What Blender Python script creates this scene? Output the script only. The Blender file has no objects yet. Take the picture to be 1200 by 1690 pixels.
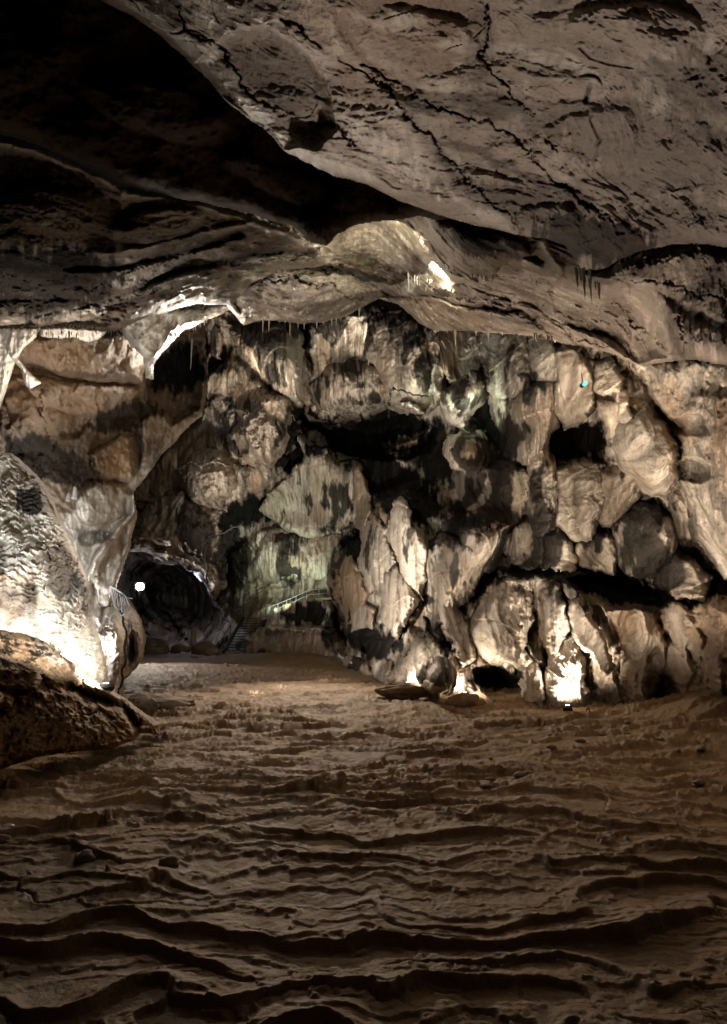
import bpy, math, random
import numpy as np
from mathutils import Vector, Matrix
random.seed(7)
C = bpy.context.scene
COL = C.collection

# ------------------------------------------------------------------ camera, world, exposure
F = 1200.0
TH = math.atan(250 / 1200.0)
CT, ST = math.cos(TH), math.sin(TH)
cam_d = bpy.data.cameras.new('camera')
cam_d.sensor_fit = 'HORIZONTAL'; cam_d.sensor_width = 36; cam_d.lens = 36
cam_d.shift_y = -45 / 1200.0
cam_d.clip_start = 0.05; cam_d.clip_end = 400
cam = bpy.data.objects.new('camera', cam_d); COL.objects.link(cam)
cam.location = (0, 0, 0); cam.rotation_euler = (math.pi / 2 + TH, 0, 0)
C.camera = cam
w = bpy.data.worlds.new('World'); C.world = w; w.use_nodes = True
bg = w.node_tree.nodes['Background']
bg.inputs[0].default_value = (0.9, 0.75, 0.6, 1); bg.inputs[1].default_value = 0.005
C.view_settings.view_transform = 'Standard'; C.view_settings.look = 'None'
C.view_settings.exposure = 0.0; C.view_settings.gamma = 1.0
C.render.engine = 'CYCLES'
C.cycles.max_bounces = 4; C.cycles.diffuse_bounces = 3; C.cycles.glossy_bounces = 2
C.cycles.sample_clamp_indirect = 3.0
C.cycles.caustics_reflective = False; C.cycles.caustics_refractive = False


def unp(u, v, D):
    """world point seen at photo pixel (u, v) at forward distance D"""
    a = (np.asarray(u, float) - 600) / F
    b = (800 - np.asarray(v, float)) / F
    ry = CT - b * ST; rz = ST + b * CT
    k = D / ry
    return a * k, np.asarray(D) * np.ones_like(k), rz * k


def P(u, v, D):
    x, y, z = unp(u, v, D)
    return Vector((float(x), float(y), float(z)))


# ------------------------------------------------------------------ lamps of the cave, and added fill lights with no fixture
def light(name, loc, power, col, target=None, angle=120, size=0.15, blend=0.5, parent=None):
    if target is None:
        d = bpy.data.lights.new(name, 'POINT')
    else:
        d = bpy.data.lights.new(name, 'SPOT'); d.spot_size = math.radians(angle); d.spot_blend = blend
    d.energy = power; d.color = col; d.shadow_soft_size = size
    o = bpy.data.objects.new(name, d); COL.objects.link(o)
    o.location = loc
    if target is not None:
        o.rotation_euler = (Vector(target) - Vector(loc)).to_track_quat('-Z', 'Y').to_euler()
    return o

WARM = (1.0, 0.80, 0.60); NEUT = (1.0, 0.88, 0.74); COOL = (0.86, 0.92, 1.0); GRN = (0.80, 1.0, 0.80)
LIGHTS = [
    # name, (u, v, D), watts, colour, target (u, v, D), cone, size
    ('mound_light', (146, 1098, 13.4), 240, (.95, .97, 1), (50, 880, 16), 110, .1),  # added hovering light without a fixture, brightens the mound
    ('ledge_light', (176, 1126, 15.0), 260, NEUT, (60, 900, 16), 150, .12),
    ('mound_fill_b', (-45, 1035, 11.4), 1150, (.97, .98, 1), (60, 830, 16), 110, .1),  # added off-frame to graze the scales of the mound
    ('column_fill_b', (120, 905, 18.6), 650, COOL, (172, 830, 21), 150, .1),  # added behind the mound crest to brighten the column
    ('column_light', (146, 1095, 20.4), 480, COOL, (180, 930, 23), 150, .12),  # hidden light added at the foot of the column
    ('tunnel_light', (231, 969, 39.6), 2200, NEUT, (400, 1180, 24), 62, .25),
    ('tunnel_light_b', (318, 956, 50.0), 170, (.72, .78, 1.0), None, 0, .05),
    ('base_light', (672, 1127, 23.4), 520, NEUT, (700, 1010, 27), 150, .10),
    ('base_light_b', (768, 1144, 21.8), 600, NEUT, (770, 1000, 24), 150, .10),
    ('base_light_c', (937, 1164, 19.5), 1100, NEUT, (934, 1010, 21.6), 100, .10),
    ('walkway_light', (452, 1002, 43.4), 850, GRN, (470, 880, 46), 150, .15),
    ('niche_light', (684, 692, 27.0), 300, GRN, (682, 610, 29.5), 140, .08),
    ('niche_light_b', (885, 640, 20.4), 200, NEUT, (884, 575, 23), 110, .08),
    ('niche_light_c', (485, 692, 31.6), 420, NEUT, (483, 610, 33), 110, .08),
    ('niche_light_h', (405, 622, 32.4), 260, WARM, (402, 560, 35), 110, .08),
    ('niche_light_d', (1003, 668, 17.0), 110, WARM, (1003, 610, 18.5), 110, .08),
    ('niche_light_e', (866, 946, 21.4), 230, NEUT, (866, 880, 24), 110, .08),
    ('niche_light_f', (777, 705, 26.0), 280, GRN, (772, 635, 28), 120, .08),
    ('niche_light_g', (945, 708, 18.1), 210, WARM, (942, 620, 20.5), 110, .08),
    ('niche_light_i', (588, 556, 34.0), 160, NEUT, (600, 522, 36.5), 120, .08),
    ('dome_light', (722, 452, 17.3), 900, (1, .93, .70), (600, 380, 20.5), 165, .10),
    ('drape_light', (330, 590, 24.5), 1100, NEUT, (300, 490, 21), 150, .15),
    ('drape_light_b', (95, 660, 15.0), 380, NEUT, (70, 520, 15.8), 120, .15),
    ('floor_flood', (-4.5, 9.0, -1.9), 5000, NEUT, (6, 24, 9.0), 62, .3),  # unseen, added to light the right wall and roof
    ('floor_fill_b', (-3.5, 23.5, -1.7), 10500, (1.0, .92, .82), (1.5, 37, 9.0), 80, .3),  # unseen, added to light the central wall
    ('floor_fill_e', (2.2, 14.2, -1.9), 3000, NEUT, (8.0, 20, 6.5), 76, .4),  # unseen, added from below left so the wall bulges show
    ('floor_fill_d', (3.0, 9.0, -1.9), 4200, (1, .84, .70), (9, 14, 5.0), 66, .3),  # unseen, added to brighten the smooth right-hand wall
    ('ceiling_flood', (-6.5, 14.5, -1.0), 9000, COOL, (.0, 7.9, 6.0), 32, .2),  # unseen, added to pick out the left rim of the roof slab
    ('ceiling_fill_b', (1.5, 9.5, -2.1), 1700, (1, .90, .82), (4, 6.5, 6), 80, .3),  # unseen fill added for the near roof slab
    ('ledge_fill', (-6.8, 6.5, -.6), 130, WARM, (-5.2, 13.5, -1.3), 60, .2),
    ('back_fill', (-2.5, 33.0, 6.0), 6500, WARM, (-1.5, 17, -2.2), 58, .7),  # no fixture, added to light the floor from behind
]
for n, p, wt, c, t, a, s in LIGHTS:
    wp = P(*p) if abs(p[0]) > 40 else Vector(p)
    tp = None if t is None else (P(*t) if abs(t[0]) > 40 or abs(t[1]) > 60 else Vector(t))
    light(n, wp, wt, c, tp, a, s)


# ------------------------------------------------------------------ numpy noise
_r = np.random.RandomState(3)
_perm = np.concatenate([_r.permutation(256)] * 3)
_g = _r.normal(size=(256, 3)); _g /= np.linalg.norm(_g, axis=1)[:, None]
_g = _g.astype(np.float32)


def perlin(x, y, z):
    x = np.asarray(x, np.float32); y = np.asarray(y, np.float32) + 0 * x; z = np.asarray(z, np.float32) + 0 * x
    xi = np.floor(x).astype(int); yi = np.floor(y).astype(int); zi = np.floor(z).astype(int)
    xf = x - xi; yf = y - yi; zf = z - zi
    xi &= 255; yi &= 255; zi &= 255
    f = lambda t: t * t * t * (t * (t * 6 - 15) + 10)
    U, V, W = f(xf), f(yf), f(zf)
    def gr(i, j, k):
        h = _perm[_perm[_perm[xi + i] + yi + j] + zi + k]
        g = _g[h]
        return g[..., 0] * (xf - i) + g[..., 1] * (yf - j) + g[..., 2] * (zf - k)
    a = gr(0, 0, 0) * (1 - U) + gr(1, 0, 0) * U
    b = gr(0, 1, 0) * (1 - U) + gr(1, 1, 0) * U
    c = gr(0, 0, 1) * (1 - U) + gr(1, 0, 1) * U
    d = gr(0, 1, 1) * (1 - U) + gr(1, 1, 1) * U
    return 1.6 * ((a * (1 - V) + b * V) * (1 - W) + (c * (1 - V) + d * V) * W)


def fbm(x, y, z, o=4, g=0.5):
    s = 0; a = 1.0; k = 1.0
    for i in range(o):
        s = s + a * perlin(x * k + 17.3 * i, y * k + 5.1 * i, z * k + 9.7 * i)
        a *= g; k *= 2.03
    return s


def ridged(x, y, z, o=3, g=0.5):
    s = 0; a = 1.0; k = 1.0
    for i in range(o):
        s = s + a * (1 - 2 * np.abs(perlin(x * k + 31.7 * i, y * k + 3.3 * i, z * k + 7.9 * i)))
        a *= g; k *= 2.1
    return s


def sstep(a, b, x):
    t = np.clip((x - a) / (b - a), 0, 1)
    return t * t * (3 - 2 * t)


def polydist(U, V, poly):
    """signed distance (px), positive inside a closed polygon"""
    d = np.full(U.shape, 1e9); ins = np.zeros(U.shape, bool)
    n = len(poly)
    for i in range(n):
        x0, y0 = poly[i]; x1, y1 = poly[(i + 1) % n]
        dx, dy = x1 - x0, y1 - y0
        t = np.clip(((U - x0) * dx + (V - y0) * dy) / (dx * dx + dy * dy + 1e-9), 0, 1)
        d = np.minimum(d, (U - x0 - t * dx) ** 2 + (V - y0 - t * dy) ** 2)
        if y0 != y1:
            c = ((y0 > V) != (y1 > V)) & (U < (x1 - x0) * (V - y0) / (y1 - y0) + x0)
            ins ^= c
    d = np.sqrt(d)
    return np.where(ins, d, -d)


def linedist(U, V, pts):
    d = np.full(U.shape, 1e9)
    for i in range(len(pts) - 1):
        x0, y0 = pts[i]; x1, y1 = pts[i + 1]
        dx, dy = x1 - x0, y1 - y0
        t = np.clip(((U - x0) * dx + (V - y0) * dy) / (dx * dx + dy * dy + 1e-9), 0, 1)
        d = np.minimum(d, (U - x0 - t * dx) ** 2 + (V - y0 - t * dy) ** 2)
    return np.sqrt(d)


def tps(ctrl):
    A = np.array(ctrl, float); X = A[:, :2] / 1000; y = np.log(A[:, 2]); n = len(X)
    def ker(r2): return np.where(r2 > 1e-12, 0.5 * r2 * np.log(np.maximum(r2, 1e-12)), 0)
    r2 = ((X[:, None] - X[None]) ** 2).sum(-1)
    K = ker(r2) + 1e-4 * np.eye(n)
    Pm = np.hstack([np.ones((n, 1)), X])
    M = np.zeros((n + 3, n + 3)); M[:n, :n] = K; M[:n, n:] = Pm; M[n:, :n] = Pm.T
    s = np.linalg.solve(M, np.concatenate([y, np.zeros(3)]))
    def f(U, V):
        u = U / 1000; v = V / 1000
        o = s[n] + s[n + 1] * u + s[n + 2] * v
        for i in range(n):
            o = o + s[i] * ker((u - X[i, 0]) ** 2 + (v - X[i, 1]) ** 2)
        return np.exp(o)
    return f


# ------------------------------------------------------------------ object helpers
def mesh_obj(name, verts, faces, mat, parent=None, mask=None, smooth=True):
    me = bpy.data.meshes.new(name)
    verts = np.asarray(verts, np.float32)
    if isinstance(faces, np.ndarray):
        n = len(faces)
        me.vertices.add(len(verts)); me.vertices.foreach_set('co', verts.ravel())
        me.loops.add(n * 4); me.loops.foreach_set('vertex_index', faces.ravel().astype(np.int32))
        me.polygons.add(n)
        me.polygons.foreach_set('loop_start', np.arange(0, n * 4, 4, dtype=np.int32))
        me.polygons.foreach_set('loop_total', np.full(n, 4, np.int32))
        me.update(calc_edges=True)
    else:
        me.from_pydata([tuple(map(float, v)) for v in verts], [], faces)
    me.polygons.foreach_set('use_smooth', np.full(len(me.polygons), smooth))
    if mask is not None:
        at = me.attributes.new('mask', 'FLOAT_COLOR', 'POINT')
        at.data.foreach_set('color', np.asarray(mask, np.float32).ravel())
    me.materials.append(mat)
    me.update()
    o = bpy.data.objects.new(name, me); COL.objects.link(o)
    if parent is not None: o.parent = parent
    return o


def tag(o, label=None, cat=None, group=None, kind=None):
    if label: o['label'] = label
    if cat: o['category'] = cat
    if group: o['group'] = group
    if kind: o['kind'] = kind
    return o


def empty(name, loc, label, cat, group=None, rz=0):
    o = bpy.data.objects.new(name, None); COL.objects.link(o)
    o.empty_display_size = .2
    o.location = loc; o.rotation_euler = (0, 0, rz)
    return tag(o, label, cat, group)


# ------------------------------------------------------------------ materials
def mat_simple(name, col, rough=.6, metal=0, emit=None, estr=0, bump=0, bscale=20):
    m = bpy.data.materials.new(name); m.use_nodes = True
    nt = m.node_tree; b = nt.nodes['Principled BSDF']
    b.inputs['Roughness'].default_value = rough; b.inputs['Metallic'].default_value = metal
    nz = nt.nodes.new('ShaderNodeTexNoise'); nz.inputs['Scale'].default_value = bscale
    nz.inputs['Detail'].default_value = 4
    tc = nt.nodes.new('ShaderNodeTexCoord'); nt.links.new(tc.outputs['Object'], nz.inputs['Vector'])
    mx = nt.nodes.new('ShaderNodeMix'); mx.data_type = 'RGBA'
    mx.inputs[6].default_value = (*[c * .6 for c in col], 1); mx.inputs[7].default_value = (*[min(1, c * 1.3) for c in col], 1)
    nt.links.new(nz.outputs['Fac'], mx.inputs[0]); nt.links.new(mx.outputs[2], b.inputs['Base Color'])
    if bump:
        bp = nt.nodes.new('ShaderNodeBump'); bp.inputs['Strength'].default_value = bump
        bp.inputs['Distance'].default_value = .05
        nt.links.new(nz.outputs['Fac'], bp.inputs['Height']); nt.links.new(bp.outputs['Normal'], b.inputs['Normal'])
    if emit:
        b.inputs['Emission Color'].default_value = (*emit, 1); b.inputs['Emission Strength'].default_value = estr
    return m


def mat_rock(name, c1, c2, scale=1.0, bump=.5, bdist=.1, rough=.62, streak=0.0,
             ochre=(.27, .16, .08), white=(.70, .63, .52), black=(.010, .009, .008)):
    """c1/c2: the two ground colours of the rock; 'mask' holds black (stain and painted shade), white (calcite and painted lit rims), ochre"""
    m = bpy.data.materials.new(name); m.use_nodes = True
    nt = m.node_tree; N = nt.nodes; L = nt.links; b = N['Principled BSDF']
    def nz(s, det, r=.6, vec=None, dist=0):
        n = N.new('ShaderNodeTexNoise'); n.inputs['Scale'].default_value = s; n.inputs['Detail'].default_value = det
        n.inputs['Roughness'].default_value = r; n.inputs['Distortion'].default_value = dist
        L.new(vec, n.inputs['Vector']); return n.outputs['Fac']
    def mp(x, a, b2, c=0., d=1.):
        n = N.new('ShaderNodeMapRange'); n.inputs[1].default_value = a; n.inputs[2].default_value = b2
        n.inputs[3].default_value = c; n.inputs[4].default_value = d; L.new(x, n.inputs[0]); return n.outputs[0]
    def mul(x, y):
        n = N.new('ShaderNodeMath'); n.operation = 'MULTIPLY'
        for i, q in enumerate((x, y)):
            if isinstance(q, float): n.inputs[i].default_value = q
            else: L.new(q, n.inputs[i])
        return n.outputs[0]
    def mix(f, a, b2, mode='MIX'):
        n = N.new('ShaderNodeMix'); n.data_type = 'RGBA'; n.blend_type = mode
        if isinstance(f, float): n.inputs[0].default_value = f
        else: L.new(f, n.inputs[0])
        for i, q in ((6, a), (7, b2)):
            if isinstance(q, tuple): n.inputs[i].default_value = (*q, 1)
            else: L.new(q, n.inputs[i])
        return n.outputs[2]
    geo = N.new('ShaderNodeNewGeometry'); pos = geo.outputs['Position']
    st = N.new('ShaderNodeVectorMath'); st.operation = 'MULTIPLY'; L.new(pos, st.inputs[0])
    st.inputs[1].default_value = (1.3, .22, .07)
    big = nz(.45 * scale, 6, .6, pos, .6); mid = nz(2.4 * scale, 6, .65, pos, .4)
    fine = nz(11 * scale, 5, .7, pos); strk = nz(3.0 * scale, 6, .65, st.outputs[0], .3)
    at = N.new('ShaderNodeAttribute'); at.attribute_name = 'mask'
    sp = N.new('ShaderNodeSeparateColor'); L.new(at.outputs['Color'], sp.inputs[0])
    col = mix(mp(big, .35, .65), c1, c2)
    col = mix(mp(mid, .3, .75, .0, .55), col, tuple(min(1, q * 1.45) for q in c2))
    if streak > 0:
        col = mix(mp(strk, .50, .64, 0., streak), col, tuple(min(1, q * 1.75) for q in c2))
        col = mix(mp(strk, .49, .38, 0., streak), col, tuple(q * .40 for q in c1))
    col = mix(mul(sp.outputs[2], mp(mid, .25, .6, .45, 1.)), col, ochre)
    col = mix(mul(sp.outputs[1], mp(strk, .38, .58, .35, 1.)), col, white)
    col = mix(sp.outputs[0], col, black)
    col = mix(mp(fine, .35, .72, 0., .35), col, mix(1., col, (.42, .38, .34), 'MULTIPLY'))
    L.new(col, b.inputs['Base Color'])
    L.new(mp(mid, .3, .7, rough - .12, rough + .15), b.inputs['Roughness'])
    L.new(mp(sp.outputs[0], 0., .8, .45, .04), b.inputs['Specular IOR Level'])
    hs = N.new('ShaderNodeMath'); hs.operation = 'ADD'
    L.new(mul(mid, 1.0), hs.inputs[0]); L.new(mul(fine, .35), hs.inputs[1])
    hh = hs.outputs[0]
    if streak > 0:
        h2 = N.new('ShaderNodeMath'); h2.operation = 'ADD'; L.new(hh, h2.inputs[0]); L.new(mul(strk, 1.5), h2.inputs[1]); hh = h2.outputs[0]
    bp = N.new('ShaderNodeBump'); bp.inputs['Strength'].default_value = bump; bp.inputs['Distance'].default_value = bdist
    L.new(hh, bp.inputs['Height']); L.new(bp.outputs['Normal'], b.inputs['Normal'])
    return m


M_wall = mat_rock('flowstone_rock', (.19, .152, .115), (.36, .305, .24), 1.0, .65, .14, .58, .85)
M_curt = mat_rock('streaked_flowstone', (.16, .125, .092), (.33, .27, .21), 1.25, .7, .12, .5, .95, white=(.60, .53, .43))
M_ceil = mat_rock('ceiling_limestone', (.155, .115, .085), (.31, .25, .20), 1.7, 1.0, .09, .36, 0)
M_dark = mat_rock('unlit_limestone', (.034, .022, .013), (.055, .037, .023), 1.3, .3, .05, .85, 0)  # near-black colour makes this roof part read as unlit
for _l in list(M_dark.node_tree.links):
    if _l.to_socket.name == 'Specular IOR Level': M_dark.node_tree.links.remove(_l)
M_dark.node_tree.nodes['Principled BSDF'].inputs['Specular IOR Level'].default_value = .08
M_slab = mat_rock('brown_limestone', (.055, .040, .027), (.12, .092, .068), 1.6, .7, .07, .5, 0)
M_left = mat_rock('ochre_limestone', (.13, .085, .05), (.22, .155, .10), 1.5, .6, .10, .6, .4)
M_pale = mat_rock('pale_calcite', (.42, .39, .34), (.62, .58, .52), 2.0, .7, .10, .45, .4)
M_floor = mat_rock('rimstone_floor', (.16, .098, .048), (.25, .165, .085), 1.6, .8, .05, .72, 0)
M_mound = mat_rock('scaled_flowstone', (.52, .47, .38), (.72, .67, .58), 2.2, .6, .08, .4, 0)


# ------------------------------------------------------------------ rock sheets
def prof(t, p=2.0):
    t = np.clip(t, 0, 1)
    return np.sqrt(np.maximum(0, 1 - (1 - t) ** p))


def sheet(name, mat, box, step, base, feats=(), blotches=(), outline=None, roll=(26, 2.0),
          warp=(7, .012), disp=None, parent=None, maskfn=None, clipjit=4):
    u = np.arange(box[0], box[2] + step, step); v = np.arange(box[1], box[3] + step, step)
    U, V = np.meshgrid(u, v)
    D0 = base(U, V) if callable(base) else tps(base)(U, V)
    x, y, z = unp(U, V, D0)
    q = warp[1]
    wu = warp[0] * fbm(U * q, V * q, 3.3, 4, .55); wv = warp[0] * fbm(U * q + 40, V * q, 8.1, 4, .55)
    UW = U + wu; VW = V + wv
    h = np.zeros_like(U); smap = np.zeros_like(U)
    mask = np.zeros(U.shape + (4,)); mask[..., 3] = 1
    for f in feats:
        k = f[0]
        if k in ('P', 'A'):           # P: pillow polygon (max), A: added pillow polygon
            poly, amp, wd = f[1], f[2], f[3]
            xs = [p[0] for p in poly]; ys = [p[1] for p in poly]
            sl = np.s_[max(0, int((min(ys) - 30 - box[1]) / step)):int((max(ys) + 30 - box[1]) / step) + 1,
                       max(0, int((min(xs) - 30 - box[0]) / step)):int((max(xs) + 30 - box[0]) / step) + 1]
            d = polydist(UW[sl], VW[sl], poly)
            val = amp * prof(d / wd)
            if k == 'P': h[sl] = np.where(d > 0, np.maximum(h[sl], val), h[sl])
            else: h[sl] += val * (d > 0)
        elif k in ('E', 'M'):         # E: added ellipsoid bump, M: ellipsoid pillow (max)
            cx, cy, rx, ry, amp = f[1:6]; rot = math.radians(f[6]) if len(f) > 6 else 0
            a = (UW - cx) * math.cos(rot) + (VW - cy) * math.sin(rot)
            b = -(UW - cx) * math.sin(rot) + (VW - cy) * math.cos(rot)
            r2 = (a / rx) ** 2 + (b / ry) ** 2
            val = amp * np.sqrt(np.maximum(0, 1 - r2))
            if k == 'E': h += val * sstep(1.0, .6, r2)
            else: h = np.maximum(h, val)
        elif k == 'S':                # slab standing at an absolute distance
            poly, Da, wd = f[1], f[2], f[3]
            d = polydist(UW, VW, poly)
            h = np.where(d > 0, np.maximum(h, D0 - Da - 2.5 * (1 - prof(d / wd))), h)
        elif k == 'H':                # hanging flowstone curtain: grows outward downwards, fluted, black at its head
            poly, amp, wd = f[1], f[2], f[3]
            xs = [p[0] for p in poly]; ys = [p[1] for p in poly]
            sl = np.s_[max(0, int((min(ys) - 30 - box[1]) / step)):int((max(ys) + 30 - box[1]) / step) + 1,
                       max(0, int((min(xs) - 30 - box[0]) / step)):int((max(xs) + 30 - box[0]) / step) + 1]
            d = polydist(UW[sl], VW[sl], poly); t = np.clip((VW[sl] - min(ys)) / (max(ys) - min(ys)), 0, 1)
            flu = ridged(x[sl] * 1.7 + .35 * (UW[sl] - U[sl]) / 9, y[sl] * .2, z[sl] * .07, 2, .6)
            val = 1.6 * amp * (.4 + .55 * sstep(0, .9, t)) * prof(d / wd) + .30 * flu * sstep(.05, .6, t)
            h[sl] = np.where(d > 0, np.maximum(h[sl], val), h[sl]); smap[sl] = np.maximum(smap[sl], sstep(0, 12, d))
            nn = .5 * fbm(U[sl] * .09, V[sl] * .02, 4.5, 4, .6)
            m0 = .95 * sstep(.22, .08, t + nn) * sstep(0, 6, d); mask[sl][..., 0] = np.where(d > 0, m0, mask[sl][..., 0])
            mask[sl][..., 1] = np.where(d > 0, np.maximum(mask[sl][..., 1], .5 * sstep(.25, .6, t + nn)), mask[sl][..., 1])
        elif k == 'L':                # stroke: pts, half width px, amplitude, (tint, channel)
            pts, wd, amp = f[1], f[2], f[3]
            d = linedist(U + wu * .8, V + wv * .8, pts)
            if amp < 0 and wd < 6:
                j1 = 9 * fbm(U * .035, V * .035, 1.5 + wd, 4, .65); j2 = 9 * fbm(U * .035 + 60, V * .035, 2.5, 4, .65)
                d = linedist(U + j1, V + j2, pts); wd = wd * .75
                wn = perlin(U * .045, V * .045, 3.1 + len(pts)); g = np.exp(-(d / (wd * np.clip(.7 + .7 * wn, .25, 1.6))) ** 2) * sstep(-.75, 0, perlin(U * .02 + 7, V * .02, 5.5 + wd))
            else: g = np.exp(-(d / wd) ** 2)
            h += amp * g
            if len(f) > 4: mask[..., f[5]] = np.maximum(mask[..., f[5]], f[4] * g)
    n1 = .5 * fbm(U * .018, V * .018, 5.5, 3, .6) + .60 * fbm(U * .085, V * .016, 2.5, 4, .62) + .25 * fbm(U * .12, V * .12, 7.5, 3, .6)
    for s in blotches:                  # real staining and painted shade alike: channel, cx, cy, rx, ry, rot, strength
        ch, cx, cy, rx, ry, rot, stg = s
        if ch == 0 and stg < .72: stg *= .6
        rot = math.radians(rot)
        a = (UW - cx) * math.cos(rot) + (VW - cy) * math.sin(rot)
        b = -(UW - cx) * math.sin(rot) + (VW - cy) * math.cos(rot)
        r = np.sqrt((a / rx) ** 2 + (b / ry) ** 2) + .55 * n1
        mask[..., ch] = np.maximum(mask[..., ch], min(1, stg * 1.15) * sstep(1.2, .85, r))
    if disp is not None:
        SMAP[0] = smap
        dh, dm = disp(x, y, z, U, V, h)
        h = h + dh
        if dm is not None:
            for ch in range(3):
                if dm[ch] is not None: mask[..., ch] = np.clip(np.maximum(mask[..., ch], dm[ch]), 0, 1)
    keep = None
    if outline is not None:
        d = polydist(U + wu * clipjit / 7, V + wv * clipjit / 7, outline)
        h = h - roll[1] * (1 - prof((d + step) / roll[0]))
        keep = d > -step
    D = np.maximum(D0 - h, 1.5)
    if name == 'cave_wall' and parent is None and box[2] > 1000: WALL.update(u=u, v=v, D=D)
    _S = np.where(d > 0, D, 999.) if keep is not None else D
    SURF.append((u[0], v[0], step, _S))
    x, y, z = unp(U, V, D)
    verts = np.stack([x, y, z], -1).reshape(-1, 3)
    ny, nx = U.shape
    idx = np.arange(ny * nx).reshape(ny, nx)
    fc = np.stack([idx[:-1, :-1], idx[1:, :-1], idx[1:, 1:], idx[:-1, 1:]], -1)
    if keep is not None:
        kf = keep[:-1, :-1] & keep[1:, :-1] & keep[1:, 1:] & keep[:-1, 1:]
        fc = fc[kf]
    fc = fc.reshape(-1, 4)
    used = np.zeros(len(verts), bool); used[fc.ravel()] = True
    remap = np.cumsum(used) - 1
    return mesh_obj(name, verts[used], remap[fc], mat, parent, mask.reshape(-1, 4)[used])


# displacement recipes -------------------------------------------------------------------------
SMAP = [0]; WALL = {}; SURF = []
def surf_dist(u, v):
    best = 999.
    for u0, v0, st_, S in SURF:
        a = int(round((u - u0) / st_)); c = int(round((v - v0) / st_))
        if 0 <= a < S.shape[1] and 0 <= c < S.shape[0]: best = min(best, S[c, a])
    return best
SMOOTH = [(1118, 770), (1105, 700), (1075, 650), (1040, 600), (1060, 560), (1420, 560), (1420, 960), (1200, 960), (1170, 925), (1150, 900), (1140, 860), (1128, 830)]
TUN = [(190, 900), (240, 905), (300, 925), (345, 955), (372, 1000), (380, 1040), (372, 1090), (190, 1090)]
def disp_wall(x, y, z, U, V, h):
    k = 1 - .82 * sstep(-6, 20, polydist(U, V, SMOOTH))
    sm = 1 - .6 * SMAP[0]
    wx = .9 * fbm(x * .25, y * .25, z * .12, 3) + .25 * fbm(x * 1.3, y * .2, z * .6, 3)
    fl = ridged((x + wx) * .8, y * .08, z * .10, 3, .55)
    fl2 = ridged((x + wx) * 3.2, y * .12, z * .30 + 9, 3, .6)
    big = fbm(x * .22, y * .22, z * .22, 3, .5)
    crm = ridged((x + wx) * .55 + 3, y * .12, (z + wx) * .42, 4, .6)
    lump = fbm(x * 1.4, y * .35, z * 1.2, 5, .65)
    rough = sstep(-.2, .4, fbm(x * .3 + 30, y * .3, z * .3, 2))
    dh = (1.25 * big + .50 * fl * (1 - .4 * rough) + .11 * fl2 + .24 * crm * (.2 + .9 * rough) * sm + .15 * lump * (.3 + rough) * sm) * k
    dh += (1 - k) * .32 * fbm(x * .9, y * .9, z * .9, 5, .6)
    spl = fbm(x * .30 + 9, y * .3, z * .2, 3, .5) + .22 * fbm(x * 2.6, y * 2, z * .7, 4, .6) + .12 * crm
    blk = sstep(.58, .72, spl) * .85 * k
    och = sstep(.12, .5, fbm(x * .45 + 50, y * .2, z * .16, 4, .6)) * .7
    wht = sstep(.25, .8, fbm(x * .8 + 80, y * .5, z * .12, 4)) * .65 * k
    return dh, (blk, wht, och)


def disp_ceil(x, y, z, U, V, h):
    a = .55                                   # beds run diagonally
    far = np.clip(y / 10, .5, 2.3)
    s = x * math.cos(a) + y * math.sin(a); t = -x * math.sin(a) + y * math.cos(a)
    w2 = .5 * fbm(x * .5, y * .5, 1.7, 4)
    big = fbm(x * .35, y * .35, 4.2, 3, .5)
    bed = ridged((s + w2) * .5, (t + w2) * 1.5, 2.2, 5, .65)
    lump = fbm(x * 1.7, y * 1.7, z * 1.7, 5, .62)
    gate = sstep(-.05, .3, fbm(x * .6 + 20, y * .6, 3.1, 3))
    cr = 1 - np.abs(perlin((s + w2) * .45, (t + w2) * 1.1, 7.7)) * 2
    cr2 = 1 - np.abs(perlin((s - w2) * 1.4 + 9, (t + w2) * 1.0, 3.7)) * 2
    brk = sstep(-.15, .25, fbm(x * 1.3 + 11, y * 1.3, 9.1, 3, .6))
    crk = brk * np.maximum(sstep(.93, 1.0, cr) * gate, .7 * sstep(.95, 1.0, cr2) * (1 - gate))
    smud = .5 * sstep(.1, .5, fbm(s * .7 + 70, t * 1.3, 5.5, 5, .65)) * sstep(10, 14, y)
    pit = sstep(.0, .5, fbm(x * .5 + 3, y * .5 + 8, 1.5, 3)) * np.clip(9 - y, 0, 2) * .5
    dh = .35 * big + (.075 * bed + .095 * lump) * far - .10 * crk + .07 * pit * ridged(x * 3, y * 3, z * 3, 3, .6)
    wht = .5 * sstep(.25, .8, fbm(s * .8, t * 2.0, 5.5, 4, .6))
    blk = .55 * sstep(.3, .6, fbm(s * .45 + 7, t * .9 + 3, 2.5, 5, .6))
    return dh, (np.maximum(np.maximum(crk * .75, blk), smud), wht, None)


def disp_small(x, y, z, U, V, h):
    dh = .3 * fbm(x * .5, y * .5, z * .5, 4, .5) + .12 * fbm(x * 2.2, y * 2.2, z * 2.2, 4, .6) + .10 * ridged(x * .8, y * .8, z * .5, 4, .55)
    return dh, None

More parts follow.
